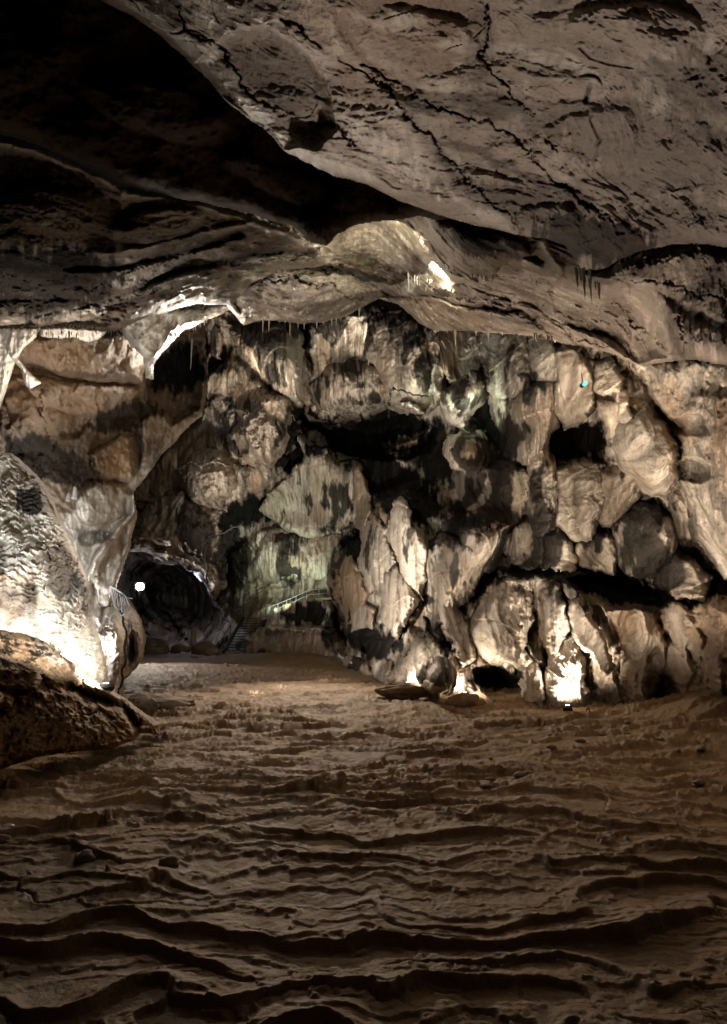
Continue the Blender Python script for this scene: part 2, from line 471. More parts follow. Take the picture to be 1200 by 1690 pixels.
# ------------------------------------------------------------------ ceiling
A2 = [(-20, -160), (60, -60), (165, 0), (215, 25), (270, 60), (310, 95), (345, 130), (380, 175), (440, 215),
      (465, 240), (500, 265), (550, 290), (600, 300), (650, 325), (705, 350), (760, 365), (860, 385), (905, 392),
      (935, 405), (960, 445), (1000, 440), (1050, 418), (1110, 402), (1200, 405), (1400, 400), (1400, -160)]
f2 = [('A', [(325, 100), (380, 55), (440, 45), (510, 90), (545, 150), (560, 210), (520, 250), (470, 240), (440, 215), (385, 175), (345, 135)], -.55, 22),
      ('L', [(290, 10), (312, 50), (345, 70), (360, 75), (372, 95), (390, 125), (440, 180), (500, 200), (560, 215), (590, 240)], 4, -.2, .9, 0),
      ('L', [(470, 30), (520, 70), (570, 110), (640, 150), (690, 210), (750, 270), (800, 320), (860, 380)], 4, -.16, .8, 0),
      ('L', [(600, 105), (665, 145), (740, 190), (800, 200), (850, 225), (905, 290), (960, 330), (1030, 380)], 4, -.14, .8, 0),
      ('L', [(805, 10), (808, 60), (795, 95), (830, 140), (880, 190), (900, 230), (915, 250)], 4, -.14, .8, 0),
      ('L', [(330, 20), (370, 90), (420, 170), (470, 220), (520, 260), (600, 290)], 15, .05, .75, 1),
      ('L', [(640, 190), (690, 250), (740, 300), (800, 355)], 14, .06, .5, 1),
      ('L', [(720, 250), (780, 330), (900, 370), (1000, 380)], 12, .05, .5, 0),
      ('L', [(540, 30), (600, 130), (700, 190), (800, 330)], 10, .05, .3, 1),
      ('E', 1120, 330, 130, 90, -.25), ('E', 960, 240, 110, 60, .2, -20), ('E', 1050, 60, 130, 60, .2),
      ('E', 700, 80, 120, 70, .15, 20), ('E', 900, 380, 70, 50, .3)]
s2 = [(0, 960, 190, 110, 26, -8, .55), (0, 980, 400, 110, 42, 12, .75), (0, 1130, 230, 60, 30, 0, .5),
      (0, 860, 340, 130, 22, 22, .7), (0, 1150, 380, 90, 60, 0, .5), (0, 1020, 290, 60, 14, 30, .5), (0, 790, 90, 24, 60, 10, .4),
      (1, 400, 150, 60, 18, 45, .8), (1, 330, 20, 30, 40, 0, .6), (1, 640, 250, 90, 20, 38, .7), (1, 520, 240, 60, 14, 35, .6),
      (1, 800, 350, 60, 14, 30, .5), (2, 640, 60, 150, 90, 10, .35), (0, 1080, 250, 160, 60, 10, .5), (0, 1130, 130, 90, 40, 0, .5), (0, 930, 340, 60, 30, 20, .6), (0, 450, 130, 70, 60, 0, .45)]
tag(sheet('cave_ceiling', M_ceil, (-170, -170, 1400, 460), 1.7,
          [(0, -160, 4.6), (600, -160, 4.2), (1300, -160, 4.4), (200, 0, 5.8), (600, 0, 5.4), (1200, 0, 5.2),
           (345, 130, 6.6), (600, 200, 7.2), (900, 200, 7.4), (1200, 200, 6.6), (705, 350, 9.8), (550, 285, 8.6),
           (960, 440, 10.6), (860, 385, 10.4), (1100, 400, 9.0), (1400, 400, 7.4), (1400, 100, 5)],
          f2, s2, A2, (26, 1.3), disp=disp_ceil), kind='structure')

A1 = [(-165, -165), (220, -165), (420, 50), (720, 290), (790, 372), (740, 368), (690, 360), (640, 362), (585, 372), (556, 387),
      (540, 406), (515, 398), (480, 372), (400, 348), (280, 322), (200, 298), (150, 272), (60, 232), (0, 212), (-165, 185)]
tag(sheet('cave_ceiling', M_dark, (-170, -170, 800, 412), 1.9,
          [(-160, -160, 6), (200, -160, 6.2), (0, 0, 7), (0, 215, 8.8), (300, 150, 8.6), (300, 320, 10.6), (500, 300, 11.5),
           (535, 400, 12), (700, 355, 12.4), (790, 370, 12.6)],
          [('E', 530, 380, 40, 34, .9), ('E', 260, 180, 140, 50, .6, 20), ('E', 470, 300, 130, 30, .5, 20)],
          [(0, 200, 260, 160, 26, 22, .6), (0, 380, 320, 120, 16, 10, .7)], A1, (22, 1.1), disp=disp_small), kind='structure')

A3 = [(-165, 182), (0, 220), (60, 240), (110, 258), (150, 282), (200, 305), (270, 320), (340, 335), (400, 352), (460, 375), (530, 405),
      (570, 425), (520, 438), (460, 445), (410, 465), (385, 505), (330, 500), (280, 512), (240, 524), (200, 545), (120, 547), (60, 545),
      (0, 542), (-165, 545)]
f3 = [('L', [(0, 232), (60, 248), (110, 266), (160, 292), (205, 310)], 7, .5, 1, 1),  # white painted along the slab rim as its lit edge
      ('L', [(205, 318), (290, 328), (400, 358), (470, 385), (530, 408)], 6, .45, .9, 1),
      ('L', [(150, 420), (230, 410), (300, 395), (420, 365)], 6, .35, .5, 1),
      ('L', [(110, 445), (200, 440), (300, 420), (400, 385)], 6, -.35, .8, 0),
      ('L', [(100, 520), (200, 490), (300, 450), (420, 420), (520, 420)], 7, -.4, .8, 0),
      ('L', [(60, 530), (160, 505), (260, 470), (330, 450)], 6, .3, .5, 1),
      ('E', 90, 390, 130, 90, .8, 10), ('E', 260, 370, 90, 30, .5, -10), ('E', 300, 470, 90, 22, .6, -20)]
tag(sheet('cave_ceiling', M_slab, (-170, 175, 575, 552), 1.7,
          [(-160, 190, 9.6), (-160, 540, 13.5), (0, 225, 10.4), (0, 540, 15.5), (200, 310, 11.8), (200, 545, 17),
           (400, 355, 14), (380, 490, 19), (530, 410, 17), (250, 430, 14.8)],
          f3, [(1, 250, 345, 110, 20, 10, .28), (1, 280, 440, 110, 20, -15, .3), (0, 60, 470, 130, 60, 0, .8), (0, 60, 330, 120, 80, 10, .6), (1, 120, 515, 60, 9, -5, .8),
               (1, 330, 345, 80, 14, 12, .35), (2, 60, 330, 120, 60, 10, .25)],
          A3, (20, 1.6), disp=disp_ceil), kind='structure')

A4 = [(170, 420), (400, 330), (540, 340), (700, 320), (1400, 320), (1400, 640), (1200, 602), (1150, 592), (1100, 597), (1060, 607),
      (1030, 592), (990, 577), (960, 570), (900, 560), (850, 548), (800, 548), (755, 545), (722, 548), (690, 532), (655, 500), (625, 490),
      (600, 507), (560, 525), (530, 532), (470, 530), (430, 530), (405, 538), (380, 512), (345, 525), (300, 545), (270, 575), (252, 600),
      (250, 624), (238, 622), (236, 590), (215, 572), (200, 550), (190, 520)]
f4 = [('L', [(400, 470), (480, 458), (560, 478), (620, 500)], 3, -.3, .8, 0), ('L', [(760, 490), (850, 515), (950, 560), (1000, 575)], 3.5, -.35, .8, 0), ('L', [(1010, 500), (1060, 540), (1100, 575)], 3, -.3, .6, 0), ('L', [(560, 430), (640, 440), (720, 480), (840, 500)], 3, -.3, .7, 0), ('L', [(1000, 455), (1100, 470), (1200, 500)], 3, -.2, .5, 0),
      ('A', [(372, 500), (400, 455), (450, 440), (540, 440), (620, 470), (640, 490), (600, 508), (530, 534), (470, 532), (405, 540)], 1.5, 26),
      ('A', [(612, 488), (660, 488), (700, 495), (780, 505), (860, 520), (900, 545), (850, 560), (755, 552), (720, 556), (690, 540), (650, 505)], 1.3, 20),
      ('A', [(540, 440), (620, 430), (700, 465), (780, 470), (900, 520), (1000, 560), (1060, 600), (1000, 590), (860, 540), (700, 500), (620, 475)], .8, 16),
      ('A', [(560, 380), (640, 358), (705, 400), (715, 430), (700, 455), (640, 470), (560, 430), (540, 405)], -1.6, 18),
      ('A', [(705, 355), (800, 380), (862, 395), (880, 418), (850, 430), (815, 452), (775, 452), (745, 430), (710, 395)], 1.5, 20),
      ('L', [(640, 360), (680, 390), (715, 430), (745, 455), (800, 470)], 7, .5, .5, 1),
      ('A', [(960, 450), (1010, 440), (1060, 415), (1130, 395), (1420, 380), (1420, 660), (1200, 605), (1130, 600), (1108, 570), (1090, 530), (1040, 490), (1000, 468)], 2.6, 40),
      ('L', [(985, 455), (1030, 480), (1080, 510), (1105, 560)], 8, .35, .5, 1),
      ('L', [(1090, 480), (1130, 510), (1200, 540)], 8, -.25, .3, 0), ('L', [(1118, 520), (1128, 560), (1135, 590)], 4, -.3, .8, 0),
      ('L', [(830, 395), (858, 425), (890, 440)], 6, .4, .6, 1), ('L', [(895, 395), (905, 420), (925, 445)], 6, .5, .7, 1),
      ('A', [(930, 450), (1000, 470), (1080, 520), (1100, 590), (1050, 600), (980, 560), (920, 520), (900, 480)], -.8, 40),
      ('A', [(190, 520), (260, 505), (385, 500), (400, 520), (372, 530), (300, 548), (268, 580), (252, 630), (236, 622), (234, 590), (205, 565)], 1.2, 14)]
s4 = [(2, 610, 400, 80, 45, 10, .45), (1, 610, 400, 80, 45, 10, .55), (1, 722, 440, 22, 14, 20, 1), (1, 690, 470, 30, 8, -30, .8),
      (1, 330, 512, 70, 16, -10, .95), (1, 228, 550, 40, 40, 0, .9), (1, 245, 600, 12, 30, 0, .9), (0, 820, 430, 50, 18, 0, .7), (0, 640, 470, 100, 10, 20, .4),
      (0, 980, 510, 90, 50, 20, .5), (0, 800, 400, 60, 20, 20, .75), (0, 560, 445, 90, 8, 12, .75), (1, 500, 470, 100, 26, -5, .35), (2, 720, 520, 90, 20, 8, .3), (0, 470, 440, 110, 9, 5, .6)]
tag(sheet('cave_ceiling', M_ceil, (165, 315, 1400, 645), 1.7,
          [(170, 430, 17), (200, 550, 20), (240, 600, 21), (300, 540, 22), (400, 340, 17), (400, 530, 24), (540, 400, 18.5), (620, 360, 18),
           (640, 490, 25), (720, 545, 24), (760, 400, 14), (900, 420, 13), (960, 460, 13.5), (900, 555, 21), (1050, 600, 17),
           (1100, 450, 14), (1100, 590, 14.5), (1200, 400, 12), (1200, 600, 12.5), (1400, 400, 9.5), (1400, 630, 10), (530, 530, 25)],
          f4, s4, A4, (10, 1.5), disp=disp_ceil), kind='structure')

# ------------------------------------------------------------------ walls
fw = [
                    ('P', [(760, 560), (900, 560), (1000, 600), (1080, 640), (1130, 800), (1190, 960), (1400, 980), (1400, 1250), (745, 1250), (760, 1100), (755, 1000), (830, 900), (850, 780), (800, 700), (740, 640)], 1.1, 60),
    ('P', [(600, 850), (545, 935), (560, 1100), (640, 1150), (780, 1140), (830, 900), (860, 760), (760, 720), (660, 800)], 1.6, 60),
    # left-back panel hanging over the tunnel
    ('S', [(200, 908), (205, 820), (262, 745), (322, 690), (338, 640), (330, 500), (480, 500), (500, 560), (505, 640), (500, 700), (475, 760),
           (440, 800), (400, 830), (385, 870), (376, 920), (372, 965), (355, 988), (338, 960), (300, 931), (262, 932), (240, 912)], 36.5, 18),
    ('E', 430, 690, 62, 75, 1.6, 10), ('E', 345, 770, 50, 62, 1.2), ('E', 300, 850, 46, 50, 1.1), ('E', 395, 800, 40, 46, 1.0), ('E', 290, 905, 40, 40, .8),
    ('E', 345, 920, 26, 60, 1.0, -15), ('E', 240, 860, 22, 50, .9), ('E', 470, 615, 30, 60, 1.6, -15), ('E', 420, 590, 28, 70, 1.2, 10), ('E', 365, 640, 30, 60, 1.0, 20),
    ('A', [(380, 535), (440, 530), (500, 540), (500, 660), (470, 650), (420, 610), (390, 590)], 1.2, 18),
    ('L', [(395, 590), (440, 640), (490, 670), (520, 700)], 7, -.8, .8, 0), ('L', [(500, 560), (508, 620), (512, 665)], 4, -.7, .7, 0),
    ('L', [(360, 600), (340, 650), (334, 690)], 4, .6, .5, 1), ('L', [(283, 810), (284, 870), (280, 925)], 5, .4, .9, 2), ('L', [(275, 860), (277, 928)], 4, .35, .8, 1),
    ('L', [(300, 820), (320, 900), (345, 975)], 6, .4, .6, 2),
    # tunnel

    ('A', [(215, 1085), (240, 1010), (262, 985), (300, 1010), (330, 1050), (350, 1085)], 5, 26), ('A', [(270, 1000), (300, 1000), (372, 1050), (372, 1085), (330, 1085)], 2.5, 12),
    ('A', [(325, 960), (350, 975), (375, 1010), (378, 1030), (350, 1000)], 2.5, 9),
    # striped curtain and green wall behind the stairs
    ('P', [(392, 1000), (372, 985), (380, 930), (400, 895), (430, 870), (540, 862), (585, 850), (592, 900), (548, 940), (545, 960), (500, 955), (450, 975)], 1.6, 16),
        ('P', [(435, 790), (480, 765), (480, 800), (450, 830), (430, 820)], 2.2, 10), ('P', [(500, 720), (545, 735), (540, 790), (515, 790)], 2.4, 8),
    ('L', [(590, 770), (603, 810), (606, 850), (590, 880), (566, 900), (548, 930)], 7, .9, .5, 2),
    ('A', [(437, 1030), (450, 1002), (480, 985), (520, 980), (545, 990), (560, 1040), (440, 1042)], 3.4, 12),
    ('A', [(405, 1050), (430, 1034), (500, 1030), (556, 1036), (575, 1060), (575, 1125), (500, 1115), (400, 1090)], 4.6, 16),
    ('A', [(370, 985), (420, 950), (500, 950), (545, 965), (545, 992), (460, 995), (400, 1020)], -1.5, 14),
    ('L', [(360, 970), (420, 955), (470, 945), (520, 938)], 3, -.4, .7, 0), ('L', [(380, 990), (430, 972), (470, 955)], 3, -.4, .7, 0),
    # upper centre alcove
    ('P', [(503, 560), (515, 500), (740, 500), (750, 560), (742, 620), (735, 660), (705, 678), (660, 672), (640, 668), (600, 688), (545, 700), (512, 684)], 6, 30),
    ('E', 680, 610, 46, 75, 1.3), ('E', 560, 660, 52, 36, 1.0), ('E', 600, 580, 30, 70, -.8), ('L', [(618, 505), (612, 560), (606, 610)], 4, .8, .9, 1),
    ('P', [(655, 662), (680, 664), (706, 672), (702, 678), (680, 678), (660, 674)], 8.3, 5),
    ('A', [(700, 540), (740, 560), (760, 600), (770, 640), (740, 650), (720, 600)], .8, 14), ('L', [(715, 550), (740, 580), (752, 605)], 4, .7, .9, 1),
    ('P', [(730, 645), (760, 625), (780, 605), (796, 612), (796, 645), (780, 675), (762, 700), (742, 695), (728, 670)], 5, 14), ('E', 752, 672, 20, 22, .9),
    # below the alcove: dark cavity with ledge remains
    ('A', [(500, 690), (600, 690), (690, 682), (725, 700), (720, 745), (640, 765), (560, 750), (500, 730)], -5, 26),
    ('A', [(676, 680), (696, 680), (700, 715), (690, 735), (672, 730), (680, 700)], 3.4, 6), ('A', [(628, 728), (640, 720), (690, 725), (680, 748), (640, 755)], 3.2, 9),
    ('P', [(735, 745), (745, 722), (770, 712), (798, 720), (810, 742), (800, 770), (770, 775), (742, 768)], 5.2, 20),
                    ('L', [(1018, 640), (1026, 670), (1030, 690), (1052, 704)], 6, .9, .9, 1),
    ('P', [(980, 650), (1020, 655), (1070, 660), (1105, 700), (1120, 760), (1110, 800), (1085, 825), (1060, 800), (1040, 790), (1000, 760), (985, 700)], 2.2, 20),
    ('A', [(905, 712), (935, 690), (985, 700), (1005, 740), (1000, 765), (950, 768), (905, 755)], -2.6, 14),
                                # smooth right-hand wall
    ('P', [(1118, 770), (1105, 700), (1075, 650), (1040, 600), (1060, 580), (1420, 560), (1420, 960), (1200, 960), (1170, 925), (1150, 900), (1140, 860), (1128, 830)], 3.6, 34),
    ('E', 1140, 705, 40, 22, -1.0, 10), ('E', 1145, 775, 34, 18, -1.1, 5), ('E', 1180, 700, 60, 50, .5, 40), ('L', [(1080, 640), (1110, 700), (1128, 760)], 8, .5, .3, 2),
    # lower bench and its flowstone columns
    ('P', [(752, 1010), (772, 975), (808, 938), (850, 932), (900, 938), (960, 935), (1050, 965), (1180, 985), (1400, 975), (1400, 1250), (700, 1250), (745, 1150), (762, 1090), (748, 1050)], 4.6, 34),
    ('A', [(805, 960), (870, 955), (880, 1000), (862, 1040), (820, 1010), (800, 985)], .9, 12), ('E', 900, 1010, 26, 70, 1.0), ('E', 945, 1010, 22, 60, 1.2, -10), ('E', 985, 1060, 40, 90, .7, -12),
    ('E', 820, 1060, 50, 50, .7), ('A', [(786, 1098), (830, 1096), (872, 1120), (880, 1165), (830, 1165), (795, 1145), (785, 1120)], -2.4, 12),
    ('E', 880, 1100, 22, 70, .8), ('A', [(912, 1060), (945, 1055), (962, 1100), (968, 1175), (905, 1175), (905, 1100)], 1.0, 10), ('E', 1060, 1080, 40, 90, .8), ('E', 1120, 1070, 40, 80, .7), ('E', 1180, 1060, 40, 90, .8),
    ('L', [(752, 1000), (758, 1060), (775, 1090), (800, 1110)], 5, .8, .7, 1), ('L', [(838, 1040), (870, 1065), (890, 1095)], 4, .6, .6, 1),
    ('A', [(930, 955), (990, 945), (1100, 975), (1140, 1000), (1060, 1010), (960, 1000)], -1.6, 22),
    # central hanging mass
    ('P', [(604, 850), (590, 880), (560, 905), (545, 935), (540, 985), (560, 1010), (578, 1060), (560, 1100), (560, 1135), (620, 1150), (745, 1150), (770, 1100), (765, 1060), (748, 1010), (760, 985),
           (800, 940), (835, 900), (850, 860), (800, 850), (740, 840), (700, 800), (655, 800), (620, 815)], 7, 30),
    ('E', 625, 910, 26, 90, 1.0, 5), ('E', 668, 900, 26, 70, 1.2), ('E', 558, 950, 20, 58, .8), ('E', 668, 990, 30, 50, 1.3), ('E', 610, 960, 30, 60, .8), ('E', 710, 940, 26, 90, .9, -15), ('E', 770, 880, 50, 60, 1.0),
    ('A', [(575, 1000), (592, 992), (612, 1008), (606, 1030), (575, 1034)], .9, 8), ('E', 566, 1040, 12, 18, .8), ('E', 575, 1110, 26, 24, 1.2), ('E', 632, 1110, 14, 34, 1.4),
    ('L', [(618, 840), (640, 880), (650, 920), (668, 950), (690, 985), (672, 1030), (650, 1080)], 5, -.7, .5, 0), ('L', [(612, 840), (636, 885), (645, 915)], 4, .6, .7, 2),
    ('L', [(540, 1055), (560, 1080), (580, 1095)], 4, .8, .6, 1), ('A', [(590, 1045), (640, 1050), (640, 1085), (600, 1085)], -1.2, 14),
    ('A', [(655, 1065), (672, 1040), (700, 1042), (725, 1060), (745, 1075), (770, 1100), (782, 1140), (720, 1150), (700, 1140), (640, 1125)], 1.2, 12),
    ('A', [(700, 1020), (745, 1040), (762, 1075), (740, 1080), (705, 1050)], -1.4, 14), ('L', [(724, 960), (740, 1000), (758, 1040), (775, 1080)], 6, .7, .8, 1),
    ('A', [(690, 1100), (735, 1090), (760, 1110), (768, 1150), (690, 1150)], 1.2, 12),
]
sw = [  # black stains and shade painted into hollows (channel 0), calcite (1), ochre (2)
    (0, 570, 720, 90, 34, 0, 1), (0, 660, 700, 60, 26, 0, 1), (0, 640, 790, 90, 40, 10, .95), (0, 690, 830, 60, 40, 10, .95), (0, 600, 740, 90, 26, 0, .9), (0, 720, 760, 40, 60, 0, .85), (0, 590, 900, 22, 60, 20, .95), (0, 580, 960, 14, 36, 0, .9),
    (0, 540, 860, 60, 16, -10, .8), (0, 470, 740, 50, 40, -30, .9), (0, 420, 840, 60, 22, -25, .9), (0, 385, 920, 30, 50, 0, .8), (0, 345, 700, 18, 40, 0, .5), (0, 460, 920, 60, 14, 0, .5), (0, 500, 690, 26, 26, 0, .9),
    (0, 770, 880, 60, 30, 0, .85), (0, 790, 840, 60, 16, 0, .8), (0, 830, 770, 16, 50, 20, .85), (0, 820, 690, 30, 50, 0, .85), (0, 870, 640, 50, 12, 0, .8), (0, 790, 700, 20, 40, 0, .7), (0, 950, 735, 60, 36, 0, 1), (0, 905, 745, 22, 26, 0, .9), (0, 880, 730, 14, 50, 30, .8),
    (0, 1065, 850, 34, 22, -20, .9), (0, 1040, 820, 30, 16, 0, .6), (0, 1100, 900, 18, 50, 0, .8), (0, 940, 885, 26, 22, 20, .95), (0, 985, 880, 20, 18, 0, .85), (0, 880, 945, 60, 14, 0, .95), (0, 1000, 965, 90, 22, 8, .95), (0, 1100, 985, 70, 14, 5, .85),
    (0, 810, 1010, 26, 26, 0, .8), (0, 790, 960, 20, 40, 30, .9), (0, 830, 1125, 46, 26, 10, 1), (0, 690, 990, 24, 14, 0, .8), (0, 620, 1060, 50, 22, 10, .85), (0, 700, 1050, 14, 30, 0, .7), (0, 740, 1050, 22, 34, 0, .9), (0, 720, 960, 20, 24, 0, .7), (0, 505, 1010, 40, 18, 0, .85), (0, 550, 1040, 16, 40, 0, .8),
    (0, 1150, 700, 40, 9, 10, .5), (0, 1135, 772, 30, 9, 5, .7), (0, 300, 985, 70, 50, 0, .6), (0, 330, 590, 40, 30, 0, .9), (0, 300, 620, 30, 30, 0, .9), (0, 1060, 990, 80, 16, 5, .6), (0, 950, 990, 12, 34, -10, .7), (0, 760, 920, 40, 20, 0, .7), (0, 650, 880, 8, 50, -20, .5),  # includes the shaded hollows of the smooth wall, painted black
    (1, 870, 590, 46, 26, 0, .75), (1, 885, 590, 14, 30, 0, 1), (1, 1003, 630, 20, 28, 0, .8), (1, 945, 640, 26, 50, 0, .5), (1, 865, 900, 26, 28, 0, .8), (1, 890, 800, 12, 60, 0, .8), (1, 935, 1120, 26, 56, 0, 1), (1, 880, 1120, 16, 50, 0, .6), (1, 700, 1090, 34, 44, 0, .7),
    (1, 480, 620, 22, 50, 0, .7), (1, 402, 570, 12, 40, 0, .8), (1, 770, 640, 26, 40, 0, .7), (1, 570, 810, 16, 50, 0, .6), (1, 680, 660, 34, 20, 0, .6), (1, 752, 1090, 14, 30, -20, .8), (1, 590, 530, 24, 18, 0, .7), (1, 740, 1005, 14, 60, -20, .7), (1, 710, 900, 40, 80, 0, .35), (1, 1090, 760, 26, 60, 0, .35),
    (1, 925, 800, 40, 26, 0, .35), (1, 640, 960, 50, 80, 0, .25), (1, 300, 900, 60, 40, 10, .35), (1, 430, 940, 60, 50, 0, .3), (1, 455, 1020, 18, 16, 0, .9), (1, 830, 1060, 40, 34, 0, .3), (1, 330, 560, 24, 40, 0, .6),
    (2, 558, 960, 16, 40, 0, .8), (2, 595, 810, 12, 50, 0, .8), (2, 820, 910, 18, 40, 0, .7), (2, 680, 720, 26, 30, 0, .8), (2, 925, 640, 22, 50, 0, .5), (2, 1000, 625, 22, 30, 0, .5), (2, 655, 740, 30, 14, 0, .7), (2, 420, 740, 40, 40, 0, .35), (2, 480, 1070, 70, 30, 0, .6), (2, 860, 800, 40, 40, 0, .35),
    (2, 1120, 680, 20, 60, -20, .5), (2, 960, 830, 40, 40, 0, .35), (2, 1080, 1080, 120, 80, 0, .25), (2, 290, 860, 12, 70, 0, .5), (2, 740, 800, 20, 40, 0, .3)]
wallbase = [(-170, 480, 26), (-170, 1250, 24), (100, 550, 30), (100, 1100, 34), (300, 560, 40), (300, 850, 42), (450, 560, 42), (450, 800, 45), (450, 1000, 48),
            (300, 990, 66), (225, 990, 60), (340, 1030, 60), (385, 1060, 49), (250, 940, 62), (420, 1090, 47), (600, 540, 42), (600, 800, 43), (570, 960, 47), (560, 1100, 44), (640, 1130, 36), (760, 560, 34), (760, 850, 33),
            (760, 1150, 28.5), (900, 560, 24.5), (900, 850, 26.5), (935, 1180, 27.2), (1050, 620, 20.5), (1050, 850, 23), (1100, 1150, 25.0),
            (1200, 620, 16), (1200, 850, 17), (1200, 1000, 19.5), (1200, 1150, 20.5), (1400, 600, 12), (1400, 1150, 17)]
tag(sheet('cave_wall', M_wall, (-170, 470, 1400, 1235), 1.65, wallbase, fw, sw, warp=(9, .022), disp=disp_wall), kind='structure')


# ------------------------------------------------------------------ flowstone formations standing out from the back wall
CR = {}
def formation(name, poly, out, label, white=.3, head=.0, ochre=0., flute=.30, roll=(14, 2.4), tilt=.5, bulge=.5, rough=.5, cat='flowstone', step=1.5):
    """a single formation: its own closed outline, its own distance just clear of the wall, flutes running down it"""
    gx = sum(q[0] for q in poly) / len(poly); gy = sum(q[1] for q in poly) / len(poly)
    poly = [(gx + (a - gx) * (1 + 5 / max(12, abs(a - gx) + abs(b_ - gy))), gy + (b_ - gy) * (1 + 5 / max(12, abs(a - gx) + abs(b_ - gy)))) for a, b_ in poly]
    xs = [q[0] for q in poly]; ys = [q[1] for q in poly]
    if 'S' not in WALL:
        A = WALL['D'].copy(); r = 8
        for _ in range(3):
            for ax in (0, 1):
                pad = [(0, 0), (0, 0)]; pad[ax] = (r + 1, r); c = np.cumsum(np.pad(A, pad, 'edge'), ax)
                A = (np.take(c, range(2 * r + 1, c.shape[ax]), ax) - np.take(c, range(0, c.shape[ax] - 2 * r - 1), ax)) / (2 * r + 1)
        WALL['S'] = A
    def base(U, V):
        iu = np.clip(((U - WALL['u'][0]) / 1.65), 0, len(WALL['u']) - 2); iv = np.clip(((V - WALL['v'][0]) / 1.65), 0, len(WALL['v']) - 2)
        a = iu.astype(int); c = iv.astype(int); fu = iu - a; fv = iv - c; S = WALL['S']
        Dw = (S[c, a] * (1 - fu) + S[c, a + 1] * fu) * (1 - fv) + (S[c + 1, a] * (1 - fu) + S[c + 1, a + 1] * fu) * fv
        t = np.clip((V - min(ys)) / (max(ys) - min(ys)), 0, 1)
        return Dw - out * .5 - tilt * 1.2 * (t - .55)
    b = (min(xs) - 6, min(ys) - 6, max(xs) + 6, max(ys) + 6); cx = .5 * (b[0] + b[2]); cy = .5 * (b[1] + b[3])
    hw = .5 * (b[2] - b[0]); hh = .5 * (b[3] - b[1]); sd = len(CR) * 3.7; CR[label] = 1
    def dd(x, y, z, U, V, h):
        t = np.clip((V - b[1]) / (b[3] - b[1]), 0, 1)
        wx = .35 * fbm(x * .6 + sd, y * .2, z * .35, 3, .5)
        f1 = ridged((x + wx) * 1.3 + sd, sd, z * .05, 2, .5); f2 = ridged((x + wx) * 3.6 + sd, sd, z * .14, 3, .6)
        tier = z * .55 + .8 * fbm(x * .5 + sd, 1.3, z * .2, 2); tf = tier - np.floor(tier)
        dh = flute * (.62 * f1 + .30 * f2) + .26 * rough * ridged(x * .7, y * .12, z * .5, 4, .6) + .16 * rough * fbm(x * 2.4, y * .6, z * 1.8, 4, .6)
        dh = dh + .30 * rough * (1 - tf) ** 2 + bulge * np.maximum(0, 1 - ((U - cx) / hw) ** 2 - .6 * ((V - cy) / hh) ** 2)
        nn = .45 * fbm(U * .07, V * .018, 4.5 + sd, 4, .6)
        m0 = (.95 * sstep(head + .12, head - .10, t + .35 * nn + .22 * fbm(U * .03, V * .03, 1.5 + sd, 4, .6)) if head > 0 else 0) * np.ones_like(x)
        sp_ = fbm(x * .32 + 9, y * .3, z * .22, 3, .5) + .30 * fbm(x * 2.2, y * .25, z * .6, 4, .65) + .12 * f2
        m0 = np.maximum(m0, .9 * sstep(.33, .52, sp_))
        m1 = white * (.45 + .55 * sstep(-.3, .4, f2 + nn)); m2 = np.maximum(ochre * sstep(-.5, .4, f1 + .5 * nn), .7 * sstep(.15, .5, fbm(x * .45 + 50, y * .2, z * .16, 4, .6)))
        return dh, (m0, m1, m2)
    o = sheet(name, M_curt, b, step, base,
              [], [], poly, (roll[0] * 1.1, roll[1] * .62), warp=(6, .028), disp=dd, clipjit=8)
    return tag(o, label, cat)
